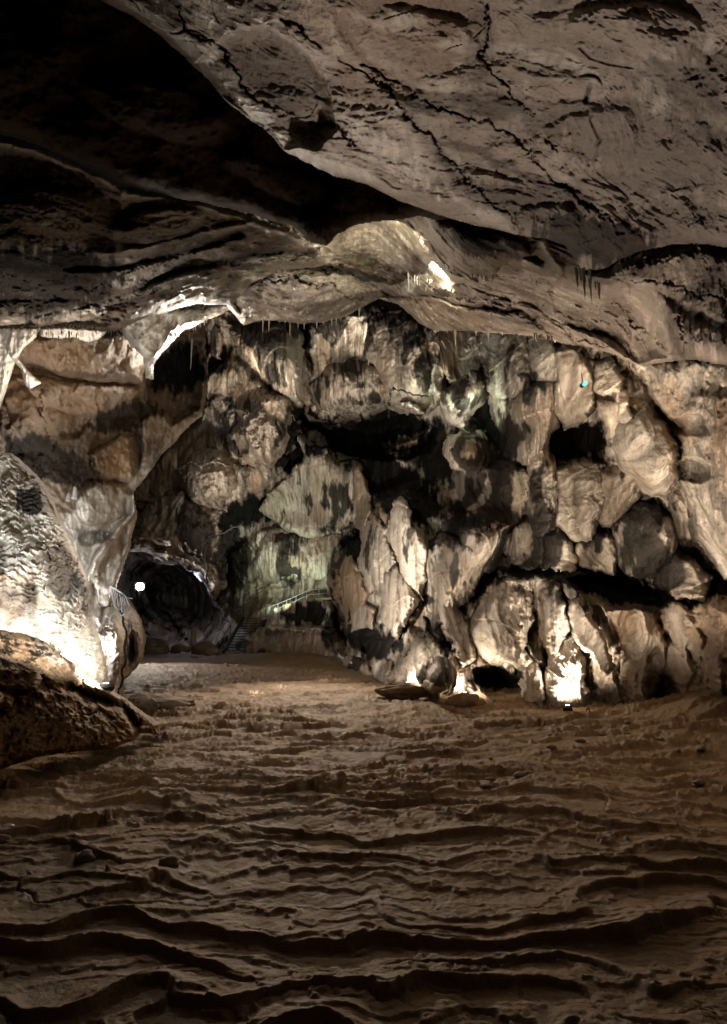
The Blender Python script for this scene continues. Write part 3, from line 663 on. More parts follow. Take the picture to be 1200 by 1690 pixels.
FM = [
    ('hanging_bulge', [(506, 682), (512, 640), (540, 606), (585, 596), (625, 606), (643, 640), (643, 668), (602, 690), (552, 706), (518, 698)], .8, 'smooth dark grey rounded bulge hanging in the alcove left of the greenish curtain', .05, .0, .0, .12, (34, 4), -.8, 1.6, .5),
    ('flowstone_curtain', [(603, 535), (618, 508), (684, 508), (700, 555), (708, 620), (712, 655), (704, 680), (672, 680), (642, 670), (640, 640), (622, 600), (603, 585)], 1.4, 'greenish pale curtain over the upper alcove, lit from a lamp at its lower lip', .35, 0, .15, .45, (20, 3), .2, .8, .7),
    ('flowstone_curtain', [(676, 518), (716, 530), (745, 565), (764, 600), (764, 634), (742, 626), (718, 592), (700, 558)], 1.2, 'narrow brown curtain sloping down to the right of the greenish alcove curtain', .2, .15, .3, .4, (10, 2), .4, .4, .5),
    ('flowstone_curtain', [(722, 525), (790, 515), (808, 560), (798, 600), (790, 612), (768, 624), (748, 590)], .9, 'streaked grey curtain high on the wall above the coiled pale fold', .4, 0, 0, .5, (12, 2), .4, .5, .4),
    ('coiled_fold', [(727, 668), (736, 644), (760, 630), (776, 610), (791, 604), (799, 625), (797, 655), (782, 680), (762, 702), (744, 700)], 1.6, 'pale greenish coiled fold curling up to the right beside the alcove', .75, 0, .1, .4, (14, 2.2), .3, .9, .5),
    ('flowstone_dome', [(734, 754), (739, 730), (758, 715), (786, 714), (804, 730), (812, 752), (802, 770), (770, 777), (745, 774)], 2.4, 'brown mushroom shaped dome capping a fluted curtain in the middle of the wall', .2, 0, .35, .15, (18, 2.6), -.5, .8, 1.1),
    ('flowstone_curtain', [(764, 764), (850, 762), (872, 790), (870, 822), (857, 852), (836, 868), (800, 868), (776, 852), (761, 810)], 1.2, 'wide striped curtain hanging under the brown mushroom dome', .45, 0, .3, .5, (12, 2), .5, .5, .3),
    ('flowstone_curtain', [(788, 565), (808, 540), (866, 550), (873, 600), (874, 640), (846, 652), (812, 656), (799, 640)], 1.0, 'grey curtain with fine vertical streaks left of the glaring white niche', .45, 0, 0, .5, (12, 2), .4, .6, .4),
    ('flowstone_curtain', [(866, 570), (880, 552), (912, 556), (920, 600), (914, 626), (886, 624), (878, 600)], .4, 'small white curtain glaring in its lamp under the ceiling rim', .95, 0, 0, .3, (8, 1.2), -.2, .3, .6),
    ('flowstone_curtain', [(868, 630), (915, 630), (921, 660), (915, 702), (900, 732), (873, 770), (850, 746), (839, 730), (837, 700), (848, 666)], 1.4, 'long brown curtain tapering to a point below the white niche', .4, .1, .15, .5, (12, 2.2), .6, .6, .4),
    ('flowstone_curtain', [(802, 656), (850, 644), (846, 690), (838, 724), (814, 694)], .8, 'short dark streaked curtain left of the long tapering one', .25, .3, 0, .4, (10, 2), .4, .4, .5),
    ('flowstone_curtain', [(917, 590), (930, 568), (958, 576), (976, 610), (979, 672), (958, 690), (930, 708), (919, 682)], 1.2, 'pale ochre curtain carrying the small cyan lamp', .6, 0, .45, .45, (9, 1.8), .5, .5, .3),
    ('flowstone_block', [(979, 642), (990, 606), (1010, 596), (1026, 622), (1022, 646), (998, 650)], 1.0, 'small bright ochre block right of the curtain with the cyan lamp', .8, 0, .4, .25, (8, 1.5), .3, .4, .5),
    ('flowstone_curtain', [(1020, 640), (1036, 650), (1040, 690), (1056, 708), (1040, 714), (1024, 690)], .8, 'thin yellowish drapery trailing below the bright ochre block', .7, 0, .35, .25, (6, 1.2), .3, .2, .5),
    ('rock_slab', [(1004, 742), (1024, 700), (1066, 672), (1100, 700), (1120, 765), (1112, 802), (1097, 834), (1084, 816), (1060, 802), (1034, 776)], 1.2, 'greyish slab with white streaks leaning beside the smooth right-hand wall', .4, 0, .1, .55, (18, 2.6), .7, .7, .4),
    ('flowstone_column', [(872, 768), (886, 742), (904, 738), (914, 760), (916, 810), (914, 868), (896, 884), (878, 880), (872, 840)], 1.6, 'narrow knobbly white column left of the black hollow', .8, 0, .1, .3, (9, 1.8), .3, .6, 1.4),
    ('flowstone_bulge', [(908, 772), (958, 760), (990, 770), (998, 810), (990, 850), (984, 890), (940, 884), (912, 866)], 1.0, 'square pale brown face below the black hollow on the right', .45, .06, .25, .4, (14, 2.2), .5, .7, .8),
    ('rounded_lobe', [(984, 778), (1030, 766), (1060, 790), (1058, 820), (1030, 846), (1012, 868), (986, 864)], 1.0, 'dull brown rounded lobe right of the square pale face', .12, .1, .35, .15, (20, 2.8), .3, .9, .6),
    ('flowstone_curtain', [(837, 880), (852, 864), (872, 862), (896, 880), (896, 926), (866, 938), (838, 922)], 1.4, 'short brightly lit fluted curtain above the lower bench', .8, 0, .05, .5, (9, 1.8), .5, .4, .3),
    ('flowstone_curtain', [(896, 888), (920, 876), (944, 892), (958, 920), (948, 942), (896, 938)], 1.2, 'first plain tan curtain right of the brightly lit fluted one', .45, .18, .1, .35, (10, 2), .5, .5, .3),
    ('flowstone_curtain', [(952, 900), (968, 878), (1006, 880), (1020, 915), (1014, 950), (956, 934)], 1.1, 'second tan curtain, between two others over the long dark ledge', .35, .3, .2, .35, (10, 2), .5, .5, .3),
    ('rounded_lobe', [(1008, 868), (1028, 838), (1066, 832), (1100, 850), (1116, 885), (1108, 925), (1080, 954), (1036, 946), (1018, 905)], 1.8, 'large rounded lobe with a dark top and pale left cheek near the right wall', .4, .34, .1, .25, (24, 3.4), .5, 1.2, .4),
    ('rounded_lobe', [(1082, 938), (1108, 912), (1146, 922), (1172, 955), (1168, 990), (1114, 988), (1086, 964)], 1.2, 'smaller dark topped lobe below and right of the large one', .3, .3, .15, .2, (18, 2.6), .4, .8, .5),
    ('rock_fin', [(540, 938), (560, 900), (582, 915), (592, 950), (606, 985), (600, 1018), (570, 1012), (544, 988)], 1.0, 'smooth ochre fin at the left edge of the central rock mass', .1, 0, .8, .12, (14, 2.6), .3, .6, .4),
    ('flowstone_flow', [(600, 868), (622, 846), (640, 880), (646, 925), (636, 965), (606, 978), (594, 930)], 1.0, 'pale smooth flow on the upper left of the central rock mass', .55, .08, .1, .3, (12, 2.2), .4, .6, .6),
    ('flowstone_flow', [(646, 832), (664, 818), (684, 858), (706, 898), (704, 950), (692, 984), (668, 960), (655, 920), (644, 880)], 1.4, 'long tan and white flow down the middle of the central rock mass', .6, 0, .25, .4, (10, 2.2), .4, .6, .6),
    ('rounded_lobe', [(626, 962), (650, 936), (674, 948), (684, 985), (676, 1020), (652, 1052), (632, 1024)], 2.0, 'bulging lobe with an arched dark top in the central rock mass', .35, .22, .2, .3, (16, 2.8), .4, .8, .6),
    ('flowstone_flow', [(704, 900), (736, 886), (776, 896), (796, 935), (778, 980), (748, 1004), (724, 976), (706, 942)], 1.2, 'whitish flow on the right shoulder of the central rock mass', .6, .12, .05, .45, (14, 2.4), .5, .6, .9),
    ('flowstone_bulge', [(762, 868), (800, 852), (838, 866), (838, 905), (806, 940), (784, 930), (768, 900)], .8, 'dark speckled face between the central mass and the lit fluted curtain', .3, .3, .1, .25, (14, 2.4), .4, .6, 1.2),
    ('flowstone_flow', [(722, 960), (742, 984), (764, 1010), (774, 1050), (784, 1088), (762, 1098), (744, 1058), (728, 1010)], 1.6, 'white ribbon of flowstone running down to the middle base lamp', .85, 0, .1, .3, (8, 1.8), .4, .4, .5),
    ('angular_block', [(572, 1008), (592, 990), (614, 1006), (610, 1034), (576, 1040)], 1.2, 'small grey five sided block jutting from the foot of the central mass', .25, 0, 0, .08, (10, 2), .2, .5, .3),
    ('flowstone_bulge', [(560, 1110), (572, 1088), (600, 1092), (612, 1118), (604, 1142), (566, 1140)], .8, 'rounded tan boulder face at the foot of the central mass', .4, 0, .2, .15, (12, 2.2), 0, .6, .8),
    ('pale_block', [(656, 1122), (664, 1064), (682, 1038), (706, 1052), (720, 1060), (738, 1084), (746, 1120), (704, 1128)], -1.2, 'big pale limestone block above the long base lamp wall', .75, 0, 0, .12, (10, 2.4), .5, .7, 1.6),
    ('fringed_lump', [(704, 1104), (728, 1084), (760, 1084), (774, 1110), (770, 1144), (742, 1150), (706, 1144)], .2, 'grey lump with a spiky fringed top right of the pale block', .4, 0, 0, .5, (10, 2.2), .2, .5, .6),
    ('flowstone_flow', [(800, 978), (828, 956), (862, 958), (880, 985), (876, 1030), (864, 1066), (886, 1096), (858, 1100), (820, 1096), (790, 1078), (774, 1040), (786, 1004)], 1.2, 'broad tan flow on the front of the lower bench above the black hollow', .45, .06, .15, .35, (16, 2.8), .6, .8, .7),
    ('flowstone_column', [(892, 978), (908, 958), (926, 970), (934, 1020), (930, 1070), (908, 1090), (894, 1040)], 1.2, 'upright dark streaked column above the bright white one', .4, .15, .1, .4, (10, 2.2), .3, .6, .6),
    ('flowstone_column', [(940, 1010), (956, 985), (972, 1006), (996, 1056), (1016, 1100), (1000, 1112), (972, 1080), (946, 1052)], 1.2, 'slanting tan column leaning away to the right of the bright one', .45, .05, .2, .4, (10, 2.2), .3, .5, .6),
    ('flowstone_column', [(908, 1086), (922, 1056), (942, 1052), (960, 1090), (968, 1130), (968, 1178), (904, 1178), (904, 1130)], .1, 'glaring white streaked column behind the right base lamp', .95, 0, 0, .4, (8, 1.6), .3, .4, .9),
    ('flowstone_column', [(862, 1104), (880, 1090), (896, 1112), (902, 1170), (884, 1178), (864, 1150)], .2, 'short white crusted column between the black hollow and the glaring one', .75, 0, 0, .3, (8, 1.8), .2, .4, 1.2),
    ('flowstone_curtain', [(436, 842), (462, 800), (506, 766), (552, 748), (584, 760), (588, 800), (584, 852), (562, 874), (520, 884), (470, 870)], 1.6, 'broad grey green striped curtain left of the black central cleft', .45, 0, .12, .5, (18, 3), .8, .9, .25),
    ('flowstone_curtain', [(578, 762), (594, 772), (607, 800), (610, 842), (600, 872), (586, 866), (586, 820)], 2.2, 'narrow orange fin on the right rim of the striped curtain', .25, 0, .85, .2, (7, 2), .3, .4, .4),
    ('flowstone_curtain', [(496, 722), (520, 716), (544, 734), (540, 792), (512, 800)], 1.2, 'short striped curtain just above the broad grey green one', .45, 0, .15, .4, (9, 2), .4, .4, .3),
    ('rock_lobe', [(396, 660), (430, 640), (476, 662), (494, 700), (478, 744), (440, 776), (404, 764), (384, 716)], 1.0, 'large cracked tan lobe in the upper left of the back wall', .2, 0, .2, .12, (26, 3.4), .4, 1.2, 1.5),
    ('rock_lobe', [(300, 770), (336, 736), (376, 752), (390, 800), (366, 836), (320, 834)], .8, 'greyish lobe left of the black stains above the fluted orange panel', .2, 0, .1, .12, (22, 3), .4, .9, 1.4),
    ('flowstone_sheet', [(232, 866), (252, 826), (300, 816), (338, 840), (360, 890), (368, 950), (352, 984), (334, 956), (298, 928), (262, 930), (242, 908)], 1.0, 'pale pinkish panel with orange streaks over the tunnel mouth', .55, 0, .5, .4, (10, 2.6), .3, .6, 1.2),
    ('flowstone_curtain', [(386, 560), (396, 532), (440, 528), (484, 548), (506, 600), (508, 664), (470, 648), (430, 612)], 1.2, 'brown curtain with a lit upper left edge near the top of the back wall', .4, 0, .2, .5, (14, 2.6), .5, .8, .5),
    ('flowstone_curtain', [(336, 520), (352, 532), (366, 560), (366, 590), (352, 580), (340, 600), (334, 570)], 1.0, 'narrow white streaked drape in the dark gap by the triangular drapery', .7, 0, 0, .35, (7, 1.6), .3, .3, .3),
    ('flowstone_bulge', [(412, 930), (440, 884), (520, 872), (566, 872), (548, 920), (540, 950), (500, 948), (440, 962)], .8, 'wide greenish face lit from the walkway lamp behind the railing', .4, 0, .1, .35, (16, 2.6), .3, .6, .5),
]
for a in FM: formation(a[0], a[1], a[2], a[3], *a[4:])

# left-hand near wall with its pale rib
LW = [(-165, 500), (330, 500), (338, 560), (342, 640), (334, 688), (300, 714), (272, 745), (240, 790), (219, 815), (224, 850), (216, 900),
      (196, 960), (180, 1015), (176, 1120), (168, 1160), (60, 1160), (-165, 1160)]
fl = [('A', [(-20, 555), (60, 545), (236, 545), (243, 600), (236, 636), (150, 630), (60, 605), (0, 590)], 1.3, 18),
      ('A', [(60, 620), (230, 640), (232, 690), (140, 690), (70, 670), (20, 620)], .7, 14),
      ('A', [(142, 748), (200, 715), (222, 722), (228, 765), (214, 800), (160, 778)], 1.0, 10),
      ('A', [(240, 560), (335, 560), (330, 680), (280, 700), (240, 660)], -2.2, 20),
      ('A', [(235, 690), (280, 672), (330, 690), (300, 714), (250, 770), (232, 770)], .6, 8),
      ('L', [(334, 690), (300, 716), (272, 748), (242, 792), (222, 818)], 7, 1.1, 1, 1), ('L', [(219, 820), (223, 850), (214, 895), (196, 945), (180, 1000)], 7, .9, .8, 1),
      ('L', [(255, 770), (225, 800)], 16, .4, .7, 1), ('L', [(222, 822), (215, 850), (190, 880), (166, 912), (148, 950), (140, 990)], 6, 1.1, 1, 1),
      ('E', 170, 830, 50, 40, .8, -20), ('A', [(126, 885), (140, 874), (165, 872), (182, 882), (178, 896), (150, 900), (132, 898)], -.7, 10), ('E', 180, 950, 30, 60, .9), ('E', 150, 1050, 30, 70, .7), ('L', [(66, 640), (68, 680), (88, 730)], 3, -.15, .6, 0),
      ('E', 50, 690, 60, 60, .6), ('E', 110, 690, 40, 40, -.5), ('E', 40, 680, 26, 70, .5, -20)]
sl = [(0, 285, 610, 46, 40, 0, .95), (0, 200, 690, 60, 24, -15, .75), (0, 255, 745, 30, 24, 0, .6), (0, 80, 760, 80, 34, 20, .75), (0, 155, 886, 30, 14, 10, .6), (0, 130, 740, 60, 30, 0, .6), (0, 225, 745, 12, 40, 0, .7),  # black also fills the niche, hollow and fold as painted shade
      (2, 70, 650, 120, 60, 0, .6), (2, 185, 760, 50, 40, 0, .8), (2, 140, 580, 130, 40, 0, .5), (1, 170, 835, 50, 40, 0, .6), (1, 130, 900, 60, 60, 0, .8), (1, 190, 900, 30, 70, 0, .7), (1, 150, 1040, 40, 80, 0, .9),
      (1, 250, 790, 26, 40, 30, .6), (0, 100, 615, 90, 6, 5, .7)]
tag(sheet('cave_wall', M_left, (-170, 495, 350, 1160), 1.65,
          [(-160, 550, 15), (-160, 1100, 16), (0, 600, 18), (0, 750, 19), (200, 540, 22), (200, 700, 24), (334, 690, 28.5), (330, 540, 28), (224, 850, 25.5), (140, 950, 22), (100, 850, 21),
           (180, 1100, 23), (100, 1100, 20)], fl, sl, LW, (16, 2.2), warp=(5, .02), disp=disp_small), kind='structure')

# ------------------------------------------------------------------ floor with rimstone dams
zp = np.array([(2, -2.62), (5, -2.6), (8, -2.52), (14, -2.32), (20, -2.08), (27, -1.74), (33, -1.5), (45, -1.0), (70, -.8)])
def zprof(y): return np.interp(y, zp[:, 0], zp[:, 1])

def floor_z(x, y):
    near = sstep(16, 8, y); far = sstep(7, 13, y)
    def fld(x_, y_):
        return (y_ * 1.2 + (1.25 + .45 * near) * fbm(x_ * .30, y_ * .30, .5, 3, .5) + .38 * fbm(x_ * .9 + 5, y_ * .7, 7.5, 3, .45))
    def fld2(x_, y_):
        return (y_ * 2.7 + 2.2 * fbm(x_ * .25 + 30, y_ * .4, .5, 3, .5) + .9 * fbm(x_ * 1.1 + 5, y_ * 1.0, 2.5, 4, .6))
    def terr(f, H, wl):
        e = .04; a = f(x, y)
        gx = (f(x + e, y) - a) / e; gy = (f(x, y + e) - a) / e
        gm = np.sqrt(gx * gx + gy * gy) + .15
        fr = a - np.floor(a); du = fr / gm; dn = (1 - fr) / gm
        Hm = H * np.clip(.60 + .9 * perlin(x * .5 + 70, y * .6, np.floor(a) * 1.7), .1, 1.35)
        r = sstep(-.02, .045, du)                                       # steep outer face, narrow crest
        return Hm * r * (.62 * (1 - .55 * fr) + (.38 + .1 * near) * np.exp(-(du / wl) ** 1.4)) + .12 * Hm * sstep(.10, 0, dn)
    z = zprof(y) - .10 * near + .07 * fbm(x * .22, y * .22, 6.1, 3)
    z += terr(fld, .14 + .01 * near, .12 + .05 * near)
    z += terr(fld2, .05 + .10 * far * sstep(40, 20, y), .08)
    z += (.015 + .005 * far) * fbm(x * 2.6, y * 2.6, 1.5, 5, .65) + .035 * far * fbm(x * 1.2, y * 1.6, 8.5, 4)
    z += 1.25 * np.exp(-(((x - 9.4) / 3.6) ** 2 + ((y - 16.5) / 2.6) ** 2)) + .25 * np.exp(-(((x + 4) / 3) ** 2 + ((y - 40) / 3) ** 2))
    return z

vv = np.arange(1068, 1960, 1.05)
Dt = np.linspace(2.0, 70, 6000); bt = zprof(Dt) / Dt
ang = np.arctan(bt) - TH; vt = 800 - F * np.tan(ang)
o = np.argsort(vt)
Dr = np.interp(vv, vt[o], Dt[o])
Dr = np.concatenate([[66, 58], Dr])
sx = np.linspace(-.82, .82, 980)
SX, DD = np.meshgrid(sx, Dr)
X = SX * DD
Z = floor_z(X, DD)
idx = np.arange(X.size).reshape(X.shape)
fc = np.stack([idx[:-1, :-1], idx[1:, :-1], idx[1:, 1:], idx[:-1, 1:]], -1).reshape(-1, 4)
mk = np.zeros((X.size, 4)); mk[:, 3] = 1
mk[:, 0] = (.35 * sstep(.3, .8, fbm(X * .3, DD * .3, 6.6, 4))).ravel()
mk[:, 2] = (.2 * sstep(0, .6, fbm(X * .25, DD * .25, 2.6, 3))).ravel()
tag(mesh_obj('cave_floor', np.stack([X, DD, Z], -1).reshape(-1, 3), fc, M_floor, None, mk), kind='structure')

def fz(x, y): return float(floor_z(np.array([float(x)]), np.array([float(y)]))[0])


# ------------------------------------------------------------------ scaled flowstone mound, ledge, pillar on the left
def disp_mound(x, y, z, U, V, h):
    n = fbm(x * 1.2, y * 1.2, z * 1.2, 3)
    s = (z + .16 * n + .09 * perlin(x * 4, y * 4, z * 2) + .05 * perlin(x * 10, y * 10, z * 3)) * 9.0
    low = sstep(.9, -.2, z + .4 * n)            # lower part hangs in vertical fringes
    fr = s - np.floor(s)
    cell = perlin(x * 7, y * 3, np.floor(s) * 3.7)
    sc = .15 * (fr ** 1.4) * np.clip(.8 + 1.6 * cell, 0, 2)
    fl = .09 * ridged(x * 4.5 + .5 * n, y * 2, z * .5, 2)
    dh = .35 * fbm(x * .5, y * .5, z * .5, 2) + sc * (1 - .5 * low) + fl * low + .02 * perlin(x * 9, y * 9, z * 9)
    st = sstep(.15, .45, fbm(x * .7 + 7, y * .7, z * .5, 4)) * .75 * (1 - low)
    return dh, (st, None, .4 * sstep(0, .4, n))
MO = [(-165, 740), (-20, 744), (20, 750), (48, 770), (75, 802), (96, 845), (112, 885), (134, 930), (146, 962), (150, 1010), (166, 1060),
      (178, 1108), (172, 1140), (140, 1140), (100, 1105), (60, 1060), (0, 1052), (-165, 1045)]
mo = sheet('flowstone_mound', M_mound, (-170, 735, 185, 1145), 1.4,
           [(-160, 760, 12.5), (-160, 1040, 11.3), (0, 760, 16), (0, 900, 15), (0, 1045, 14.4), (96, 850, 17.3), (60, 950, 15.4), (146, 970, 17.5), (120, 1060, 15.9), (170, 1120, 16.6)],
           [('E', 40, 900, 90, 130, .8)], [(0, 50, 830, 26, 20, 20, .8), (0, 12, 920, 26, 26, 0, .6), (2, 20, 985, 50, 40, 0, .7)], MO, (6, 1.5), warp=(3, .03), disp=disp_mound)
tag(mo, 'white flowstone mound covered in rows of small scales, brightly lit at its foot', 'flowstone')

def disp_ledge(x, y, z, U, V, h):
    n = fbm(x * .8, y * .8, z * .8, 3)
    s = (z + .18 * n) * 3.0; fr = s - np.floor(s)
    return .06 * ridged(x * 5, y * 5, z * 5, 2) + .13 * fr ** 2 + .22 * n + .10 * fbm(x * 2.6, y * 2.6, z * 2.6, 5, .7) + .07 * ridged(x * 2, y * 2, z * 3, 3), (.9 * sstep(.05, .35, fbm(x * 5, y * 5, z * 5, 4, .7)) * sstep(1125, 1090, V), None, .5 * sstep(0, .5, n))
LE = [(-165, 1028), (0, 1038), (40, 1046), (75, 1060), (105, 1085), (150, 1118), (190, 1142), (215, 1160), (240, 1178), (264, 1194), (262, 1213), (228, 1209), (215, 1222), (185, 1236),
      (120, 1240), (60, 1250), (0, 1270), (-165, 1295)]
le = sheet('rock_ledge', M_floor, (-170, 1020, 270, 1300), 1.4,
           [(-160, 1040, 11), (-160, 1290, 10), (0, 1040, 14.2), (0, 1265, 12.6), (75, 1062, 14.8), (150, 1122, 15.2), (260, 1200, 16.3), (200, 1230, 14.6), (60, 1150, 13.3), (150, 1180, 14.3)],
           [('A', [(-100, 1080), (0, 1078), (60, 1100), (72, 1120), (60, 1140), (0, 1135), (-100, 1130)], .8, 9), ('A', [(-100, 1135), (0, 1140), (24, 1150), (20, 1168), (-100, 1170)], .8, 8),
            ('L', [(0, 1180), (60, 1178), (130, 1180), (170, 1178)], 2.5, -.12, .7, 0), ('L', [(115, 1135), (150, 1150), (200, 1165), (225, 1195)], 7, -.5, .5, 0)],
           [(1, 90, 1075, 50, 16, 25, .35), (1, 165, 1135, 50, 8, 36, .8), (2, 70, 1085, 60, 20, 20, .5)], LE, (12, 1.0), warp=(3, .03), disp=disp_ledge)
tag(le, 'brown layered rock ledge jutting from the left below the white flowstone mound', 'rock ledge')

PI = [(176, 985), (196, 972), (214, 990), (232, 1020), (241, 1052), (236, 1085), (222, 1105), (204, 1122), (199, 1165), (160, 1165), (160, 1050)]
pi_ = sheet('rock_pillar', M_wall, (155, 965, 250, 1170), 1.3,
            [(176, 985, 22.5), (241, 1052, 24.5), (200, 1160, 23), (160, 1100, 21.5), (200, 1050, 21.8)],
            [('E', 218, 1070, 9, 30, -.5), ('E', 190, 1060, 16, 60, .4), ('E', 224, 1040, 14, 40, .35)], [(0, 216, 1072, 7, 26, 0, .9)], PI, (12, 1.3), warp=(3, .03), disp=disp_small)
tag(pi_, 'smooth grey rounded rock pillar standing behind the end of the left ledge', 'rock pillar')


# white draperies hanging from the dark slab edge
def drapery(outline, D, label, thick=.35):
    xs = [p[0] for p in outline]; ys = [p[1] for p in outline]
    b = (min(xs) - 3, min(ys) - 3, max(xs) + 3, max(ys) + 3)
    def dd(x, y, z, U, V, h): return .12 * ridged(x * 2.2, y * 1, z * .35, 3) + .03 * fbm(x * 6, y * 6, z * 6, 3), (None, .8 * np.ones_like(x), None)
    o = sheet('dripstone_drapery', M_pale, b, 1.2, [(b[0], b[1], D), (b[2], b[1], D), (b[0], b[3], D + .2), (b[2], b[3], D + .2), (.5 * (b[0] + b[2]), .5 * (b[1] + b[3]), D)],
              [], [], outline, (6, thick), warp=(1.5, .05), disp=dd, clipjit=1.5)
    return tag(o, label, 'drapery', 'white dripstone draperies hanging under the dark ceiling slab')
drapery([(-30, 538), (20, 540), (48, 545), (34, 580), (20, 612), (8, 650), (-2, 680), (-30, 690)], 16.0, 'white dripstone drapery at the left edge of the photo, narrowing downward')
drapery([(20, 540), (66, 540), (60, 556), (38, 575), (30, 590), (45, 612), (68, 632), (50, 642), (42, 636), (36, 610), (18, 590), (12, 570)], 15.8,
        'thin white drapery with a kicked-out squared foot beside the left edge')
drapery([(66, 541), (100, 539), (140, 541), (178, 545), (172, 552), (162, 560), (146, 564), (132, 560), (122, 556), (100, 558), (80, 557), (68, 555)], 16.2,
        'wide short cream drapery band under the stalactite fringe')

# ------------------------------------------------------------------ built things
M_steel = mat_simple('galvanised_steel', (.55, .56, .55), .35, .8)
M_black = mat_simple('black_painted_steel', (.02, .02, .02), .5, .3)
M_concrete = mat_simple('concrete', (.30, .27, .23), .85, 0, bump=.5, bscale=9)
M_glass = mat_simple('lamp_glass', (.9, .9, .9), .2, 0, (1.0, .97, .92), 60)
M_glassw = mat_simple('lamp_glass_soft', (.9, .9, .9), .2, 0, (1.0, .95, .85), 14)
M_cyan = mat_simple('cyan_lamp_glass', (.1, .6, .7), .2, 0, (.05, .6, .7), .7)
M_rubber = mat_simple('cable_rubber', (.012, .012, .012), .6)
M_stone = mat_rock('loose_stone', (.12, .09, .065), (.22, .17, .125), 4, .6, .04, .75, 0)
M_stal = mat_rock('stalactite_calcite', (.16, .13, .10), (.30, .26, .21), 5, .5, .03, .5, .3)
M_stald = mat_rock('dark_stalactite', (.03, .024, .018), (.06, .048, .036), 5, .5, .03, .5, .3)
M_foil = mat_simple('crumpled_foil', (.35, .35, .35), .4, .2)


class MB:
    def __init__(s): s.v = []; s.f = []
    def box(s, c, sz, rot=None):
        n = len(s.v); R = rot or Matrix.Identity(3)
        for k in range(8):
            q = Vector((((k & 1) - .5) * sz[0], (((k >> 1) & 1) - .5) * sz[1], (((k >> 2) & 1) - .5) * sz[2]))
            s.v.append(tuple(R @ q + Vector(c)))
        for f in ((0, 2, 3, 1), (4, 5, 7, 6), (0, 1, 5, 4), (2, 6, 7, 3), (0, 4, 6, 2), (1, 3, 7, 5)):
            s.f.append(tuple(n + i for i in f))
        return s
    def tube(s, pts, r, seg=6, taper=None):
        pts = [Vector(p) for p in pts]; n0 = len(s.v)
        for i, p in enumerate(pts):
            d = (pts[min(i + 1, len(pts) - 1)] - pts[max(i - 1, 0)]).normalized()
            a = d.orthogonal().normalized(); b = d.cross(a)
            rr = r if taper is None else taper[i]
            for k in range(seg):
                t = 2 * math.pi * k / seg
                s.v.append(tuple(p + (a * math.cos(t) + b * math.sin(t)) * rr))
        for i in range(len(pts) - 1):
            for k in range(seg):
                a0 = n0 + i * seg + k; a1 = n0 + i * seg + (k + 1) % seg
                s.f.append((a0, a1, a1 + seg, a0 + seg))
        s.f.append(tuple(n0 + k for k in range(seg))[::-1]); e = n0 + (len(pts) - 1) * seg
        s.f.append(tuple(e + k for k in range(seg)))
        return s
    def build(s, name, mat, parent=None, smooth=False):
        o = mesh_obj(name, s.v, s.f, mat, None, None, smooth)
        if parent is not None:
            o.parent = parent
            o.matrix_parent_inverse = Matrix.LocRotScale(parent.location, parent.rotation_euler, parent.scale).inverted()
        return o


# --- staircase climbing from the floor to the walkway
b0 = P(368, 1078, 42.5); b1 = P(412, 1078, 42.5); t0 = P(402, 1021, 46.2); t1 = P(438, 1021, 46.2)
st = empty('metal_staircase', b0.lerp(b1, .5), 'dark metal staircase climbing from the cave floor to the lit walkway', 'staircase')
NS = 13
for k in range(NS):
    a = b0.lerp(t0, (k + 1) / NS); b = b1.lerp(t1, (k + 1) / NS); c = (a + b) / 2
    m = MB(); m.box(c, ((b - a).length, .30, .045), Matrix.Rotation(math.atan2(b.y - a.y, b.x - a.x), 3, 'Z')); m.build('tread', M_black, st)
for a, b in ((b0, t0), (b1, t1)):
    d = b - a
    m = MB(); m.tube([a + Vector((0, 0, .05)), b + Vector((0, 0, .05))], .11, 4); m.build('stringer', M_black, st)
    m = MB(); m.tube([a + Vector((0, 0, .95)), b + Vector((0, 0, .95)), b + Vector((0, .4, .95))], .025); m.build('handrail', M_black, st)
    for k in range(4):
        q = a.lerp(b, k / 3); m = MB(); m.tube([q, q + Vector((0, 0, .95))], .02); m.build('post', M_black, st)

# --- walkway with railing
wp = [P(432, 1022, 45.2), P(455, 1014, 45), P(480, 1004, 44.6), P(510, 990, 44.2), P(548, 987, 43.8)]
wk = empty('walkway', wp[2], 'raised lit walkway with pale tube railing running right from the stair top', 'walkway')
m = MB(); m.tube([q + Vector((0, .3, 0)) for q in wp], .09, 4); m.build('deck', M_concrete, wk)
for hgt in (.95, .5):
    m = MB(); m.tube([q + Vector((0, 0, hgt * .62)) for q in wp], .016, 5); m.build('rail', M_steel, wk)
for i in range(8):
    t = i / 7 * (len(wp) - 1); a = min(int(t), len(wp) - 2); q = wp[a].lerp(wp[a + 1], t - a)
    m = MB(); m.tube([q, q + Vector((0, 0, .6))], .016, 5); m.build('post', M_steel, wk)


